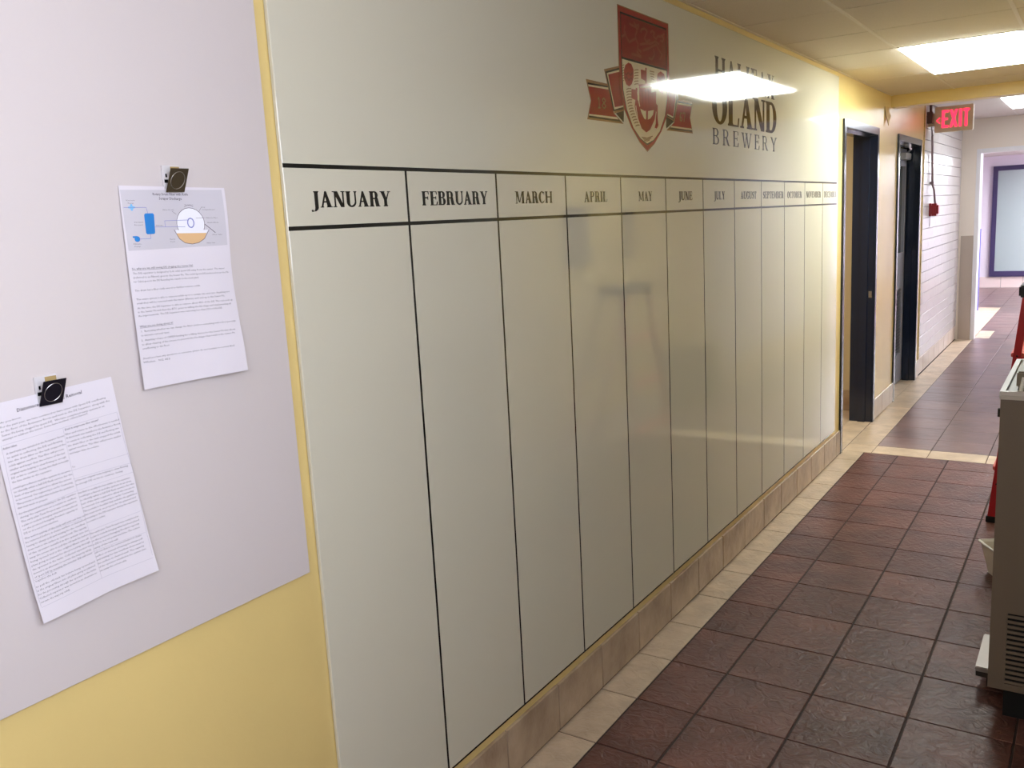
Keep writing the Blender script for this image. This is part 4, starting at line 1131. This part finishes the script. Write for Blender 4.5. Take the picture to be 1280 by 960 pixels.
m_.f = [(0, 1, 2, 3)] + [(k, (k + 1) % 4, 4 + (k + 1) % 4, 4 + k) for k in range(4)] + [(4 + k, 4 + (k + 1) % 4, 8 + (k + 1) % 4, 8 + k) for k in range(4)] + [(8 + k, 8 + (k + 1) % 4, 12 + (k + 1) % 4, 12 + k) for k in range(4)] + [(12, 15, 14, 13)]
m_.obj('tub_body', mat('white tub plastic', srgb(226, 220, 210), .4), tb, bevel=.002)
rm_ = MB(); rp = [tp(-.003, -.003, TH), tp(W1 + .003, -.003, TH), tp(W1 + .003, W2 + .003, TH), tp(-.003, W2 + .003, TH), tp(-.003, -.003, TH)]
rm_.tube(rp, .006, 8); rm_.obj('rim', mat('white tub plastic', (0, 0, 0, 1)), tb, smooth=True)
shade_sheet = MB()  # tan sheet standing in for the shaded tub interior
n = 10
for j in range(n + 1):
    for i2 in range(n + 1):
        shade_sheet.v.append(tp(.05 + .24 * i2 / n, .05 + .30 * j / n, .055 + .02 * math.sin(i2 * 1.3) * math.cos(j * 1.1)))
for j in range(n):
    for i2 in range(n):
        a = j * (n + 1) + i2; shade_sheet.f.append((a, a + n + 1, a + n + 2, a + 1))
o = shade_sheet.obj('tub_shade', mat('tan shade sheet', srgb(176, 152, 122), .9), smooth=True)
so = o.modifiers.new('thickness', 'SOLIDIFY'); so.thickness = .006
tag(o, 'tan shade sheet put in as shading inside the white plastic tub', 'shade sheet')

# ------------------------------------------------------------------ red stepladder
ld = thing('stepladder', 'red stepladder with black cap standing behind the taupe cabinet', 'ladder', (1.3, 5.3, 0))
LR = mat('red ladder fibreglass', srgb(186, 22, 36), .35)
BK = mat('black rubber and shade', (0, 0, 0, 1))
def fx(z): return 1.028 + .094 * z
def fy(side, z): return (5.075 + .035 * z) if side == 0 else (5.60 - .06 * z)
def rx_(z): return 1.66 - .32 * z
def rail(side, front):
    X = fx if front else rx_
    z0, z1 = .03, 1.19
    w = .036 if front else .026; th = .020
    y0, y1 = fy(side, z0), fy(side, z1)
    if not front: y0 += .012 * (1 if side == 0 else -1); y1 += .012 * (1 if side == 0 else -1)
    MB().hexa([(X(z0) - w / 2, y0 - th / 2, z0), (X(z0) + w / 2, y0 - th / 2, z0), (X(z0) + w / 2, y0 + th / 2, z0), (X(z0) - w / 2, y0 + th / 2, z0),
               (X(z1) - w / 2, y1 - th / 2, z1), (X(z1) + w / 2, y1 - th / 2, z1), (X(z1) + w / 2, y1 + th / 2, z1), (X(z1) - w / 2, y1 + th / 2, z1)]).obj('front_rail' if front else 'rear_rail', LR, ld, bevel=.002)
    MB().box((X(.0) - w / 2 - .004, y0 - th / 2 - .004, 0), (X(.0) + w / 2 + .006, y0 + th / 2 + .004, .034)).obj('foot', BK, ld, bevel=.003)
for s_ in (0, 1):
    rail(s_, True); rail(s_, False)
for z in (.30, .60, .90):
    st = MB().box((fx(z) - .030, fy(0, z) + .010, z - .022), (fx(z) + .055, fy(1, z) - .010, z))
    st.obj('step', mat('step red', srgb(206, 90, 80), .5), ld, bevel=.003)
    for s_ in (0, 1):
        yy = fy(s_, z) + (-.0115 if s_ == 0 else .0115)
        for dz in (-.012, -.09):
            MB().tube([(fx(z + dz), yy - .002, z + dz), (fx(z + dz), yy + .002, z + dz)], .005, 8).obj('rivet', mat('dark rivet', srgb(70, 40, 44), .4, metal=.6), ld)
for z in (.25, .70):
    MB().box((rx_(z) - .008, fy(0, z) + .02, z - .015), (rx_(z) + .008, fy(1, z) - .02, z + .015)).obj('rear_brace', LR, ld)
for s_ in (0, 1):
    MB().tube([(fx(.78) + .02, fy(s_, .78) + (.018 if s_ == 0 else -.018), .78), (rx_(.78) - .01, fy(s_, .78) + (.024 if s_ == 0 else -.024), .80)], .005, 6).obj('spreader', STEEL, ld)
MB().box((fx(1.2) - .035, fy(0, 1.2) - .022, 1.185), (rx_(1.2) + .025, fy(1, 1.2) + .022, 1.245)).obj('top_cap', mat('black cap plastic', srgb(32, 30, 32), .5), ld, bevel=.008)

# ------------------------------------------------------------------ things on the right wall that the glossy board mirrors
def frame(y0, y1, z0, z1, label):
    t = thing('notice_frame', label, 'frame', (XR, (y0 + y1) / 2, z0), 'dark notices on the right wall')
    MB().box((XR - .020, y0, z0), (XR, y1, z1)).obj('frame_board', mat('dark notice frame', srgb(62, 54, 48), .5), t, bevel=.002)
    MB().box((XR - .023, y0 + .03, z0 + .03), (XR - .019, y1 - .03, z1 - .03)).obj('notice_sheet', mat('dull notice sheet', srgb(116, 104, 88), .6), t)
frame(5.55, 5.90, 1.36, 1.78, 'wider dark notice frame opposite, mirrored faintly under APRIL')
frame(6.50, 6.66, 1.38, 1.76, 'narrow dark notice frame opposite, mirrored faintly under MAY')
bx = thing('storage_bin', 'grey brown bin against the right wall, mirrored low in the board', 'bin', (1.66, 7.5, 0))
MB().box((1.52, 7.1, .0), (1.79, 7.9, .46)).obj('bin_body', mat('grey brown bin', srgb(104, 92, 84), .5), bx, bevel=.01)
MB().box((1.51, 7.09, .46), (1.795, 7.91, .50)).obj('lid', mat('grey brown bin lid', srgb(88, 78, 72), .5), bx, bevel=.006)
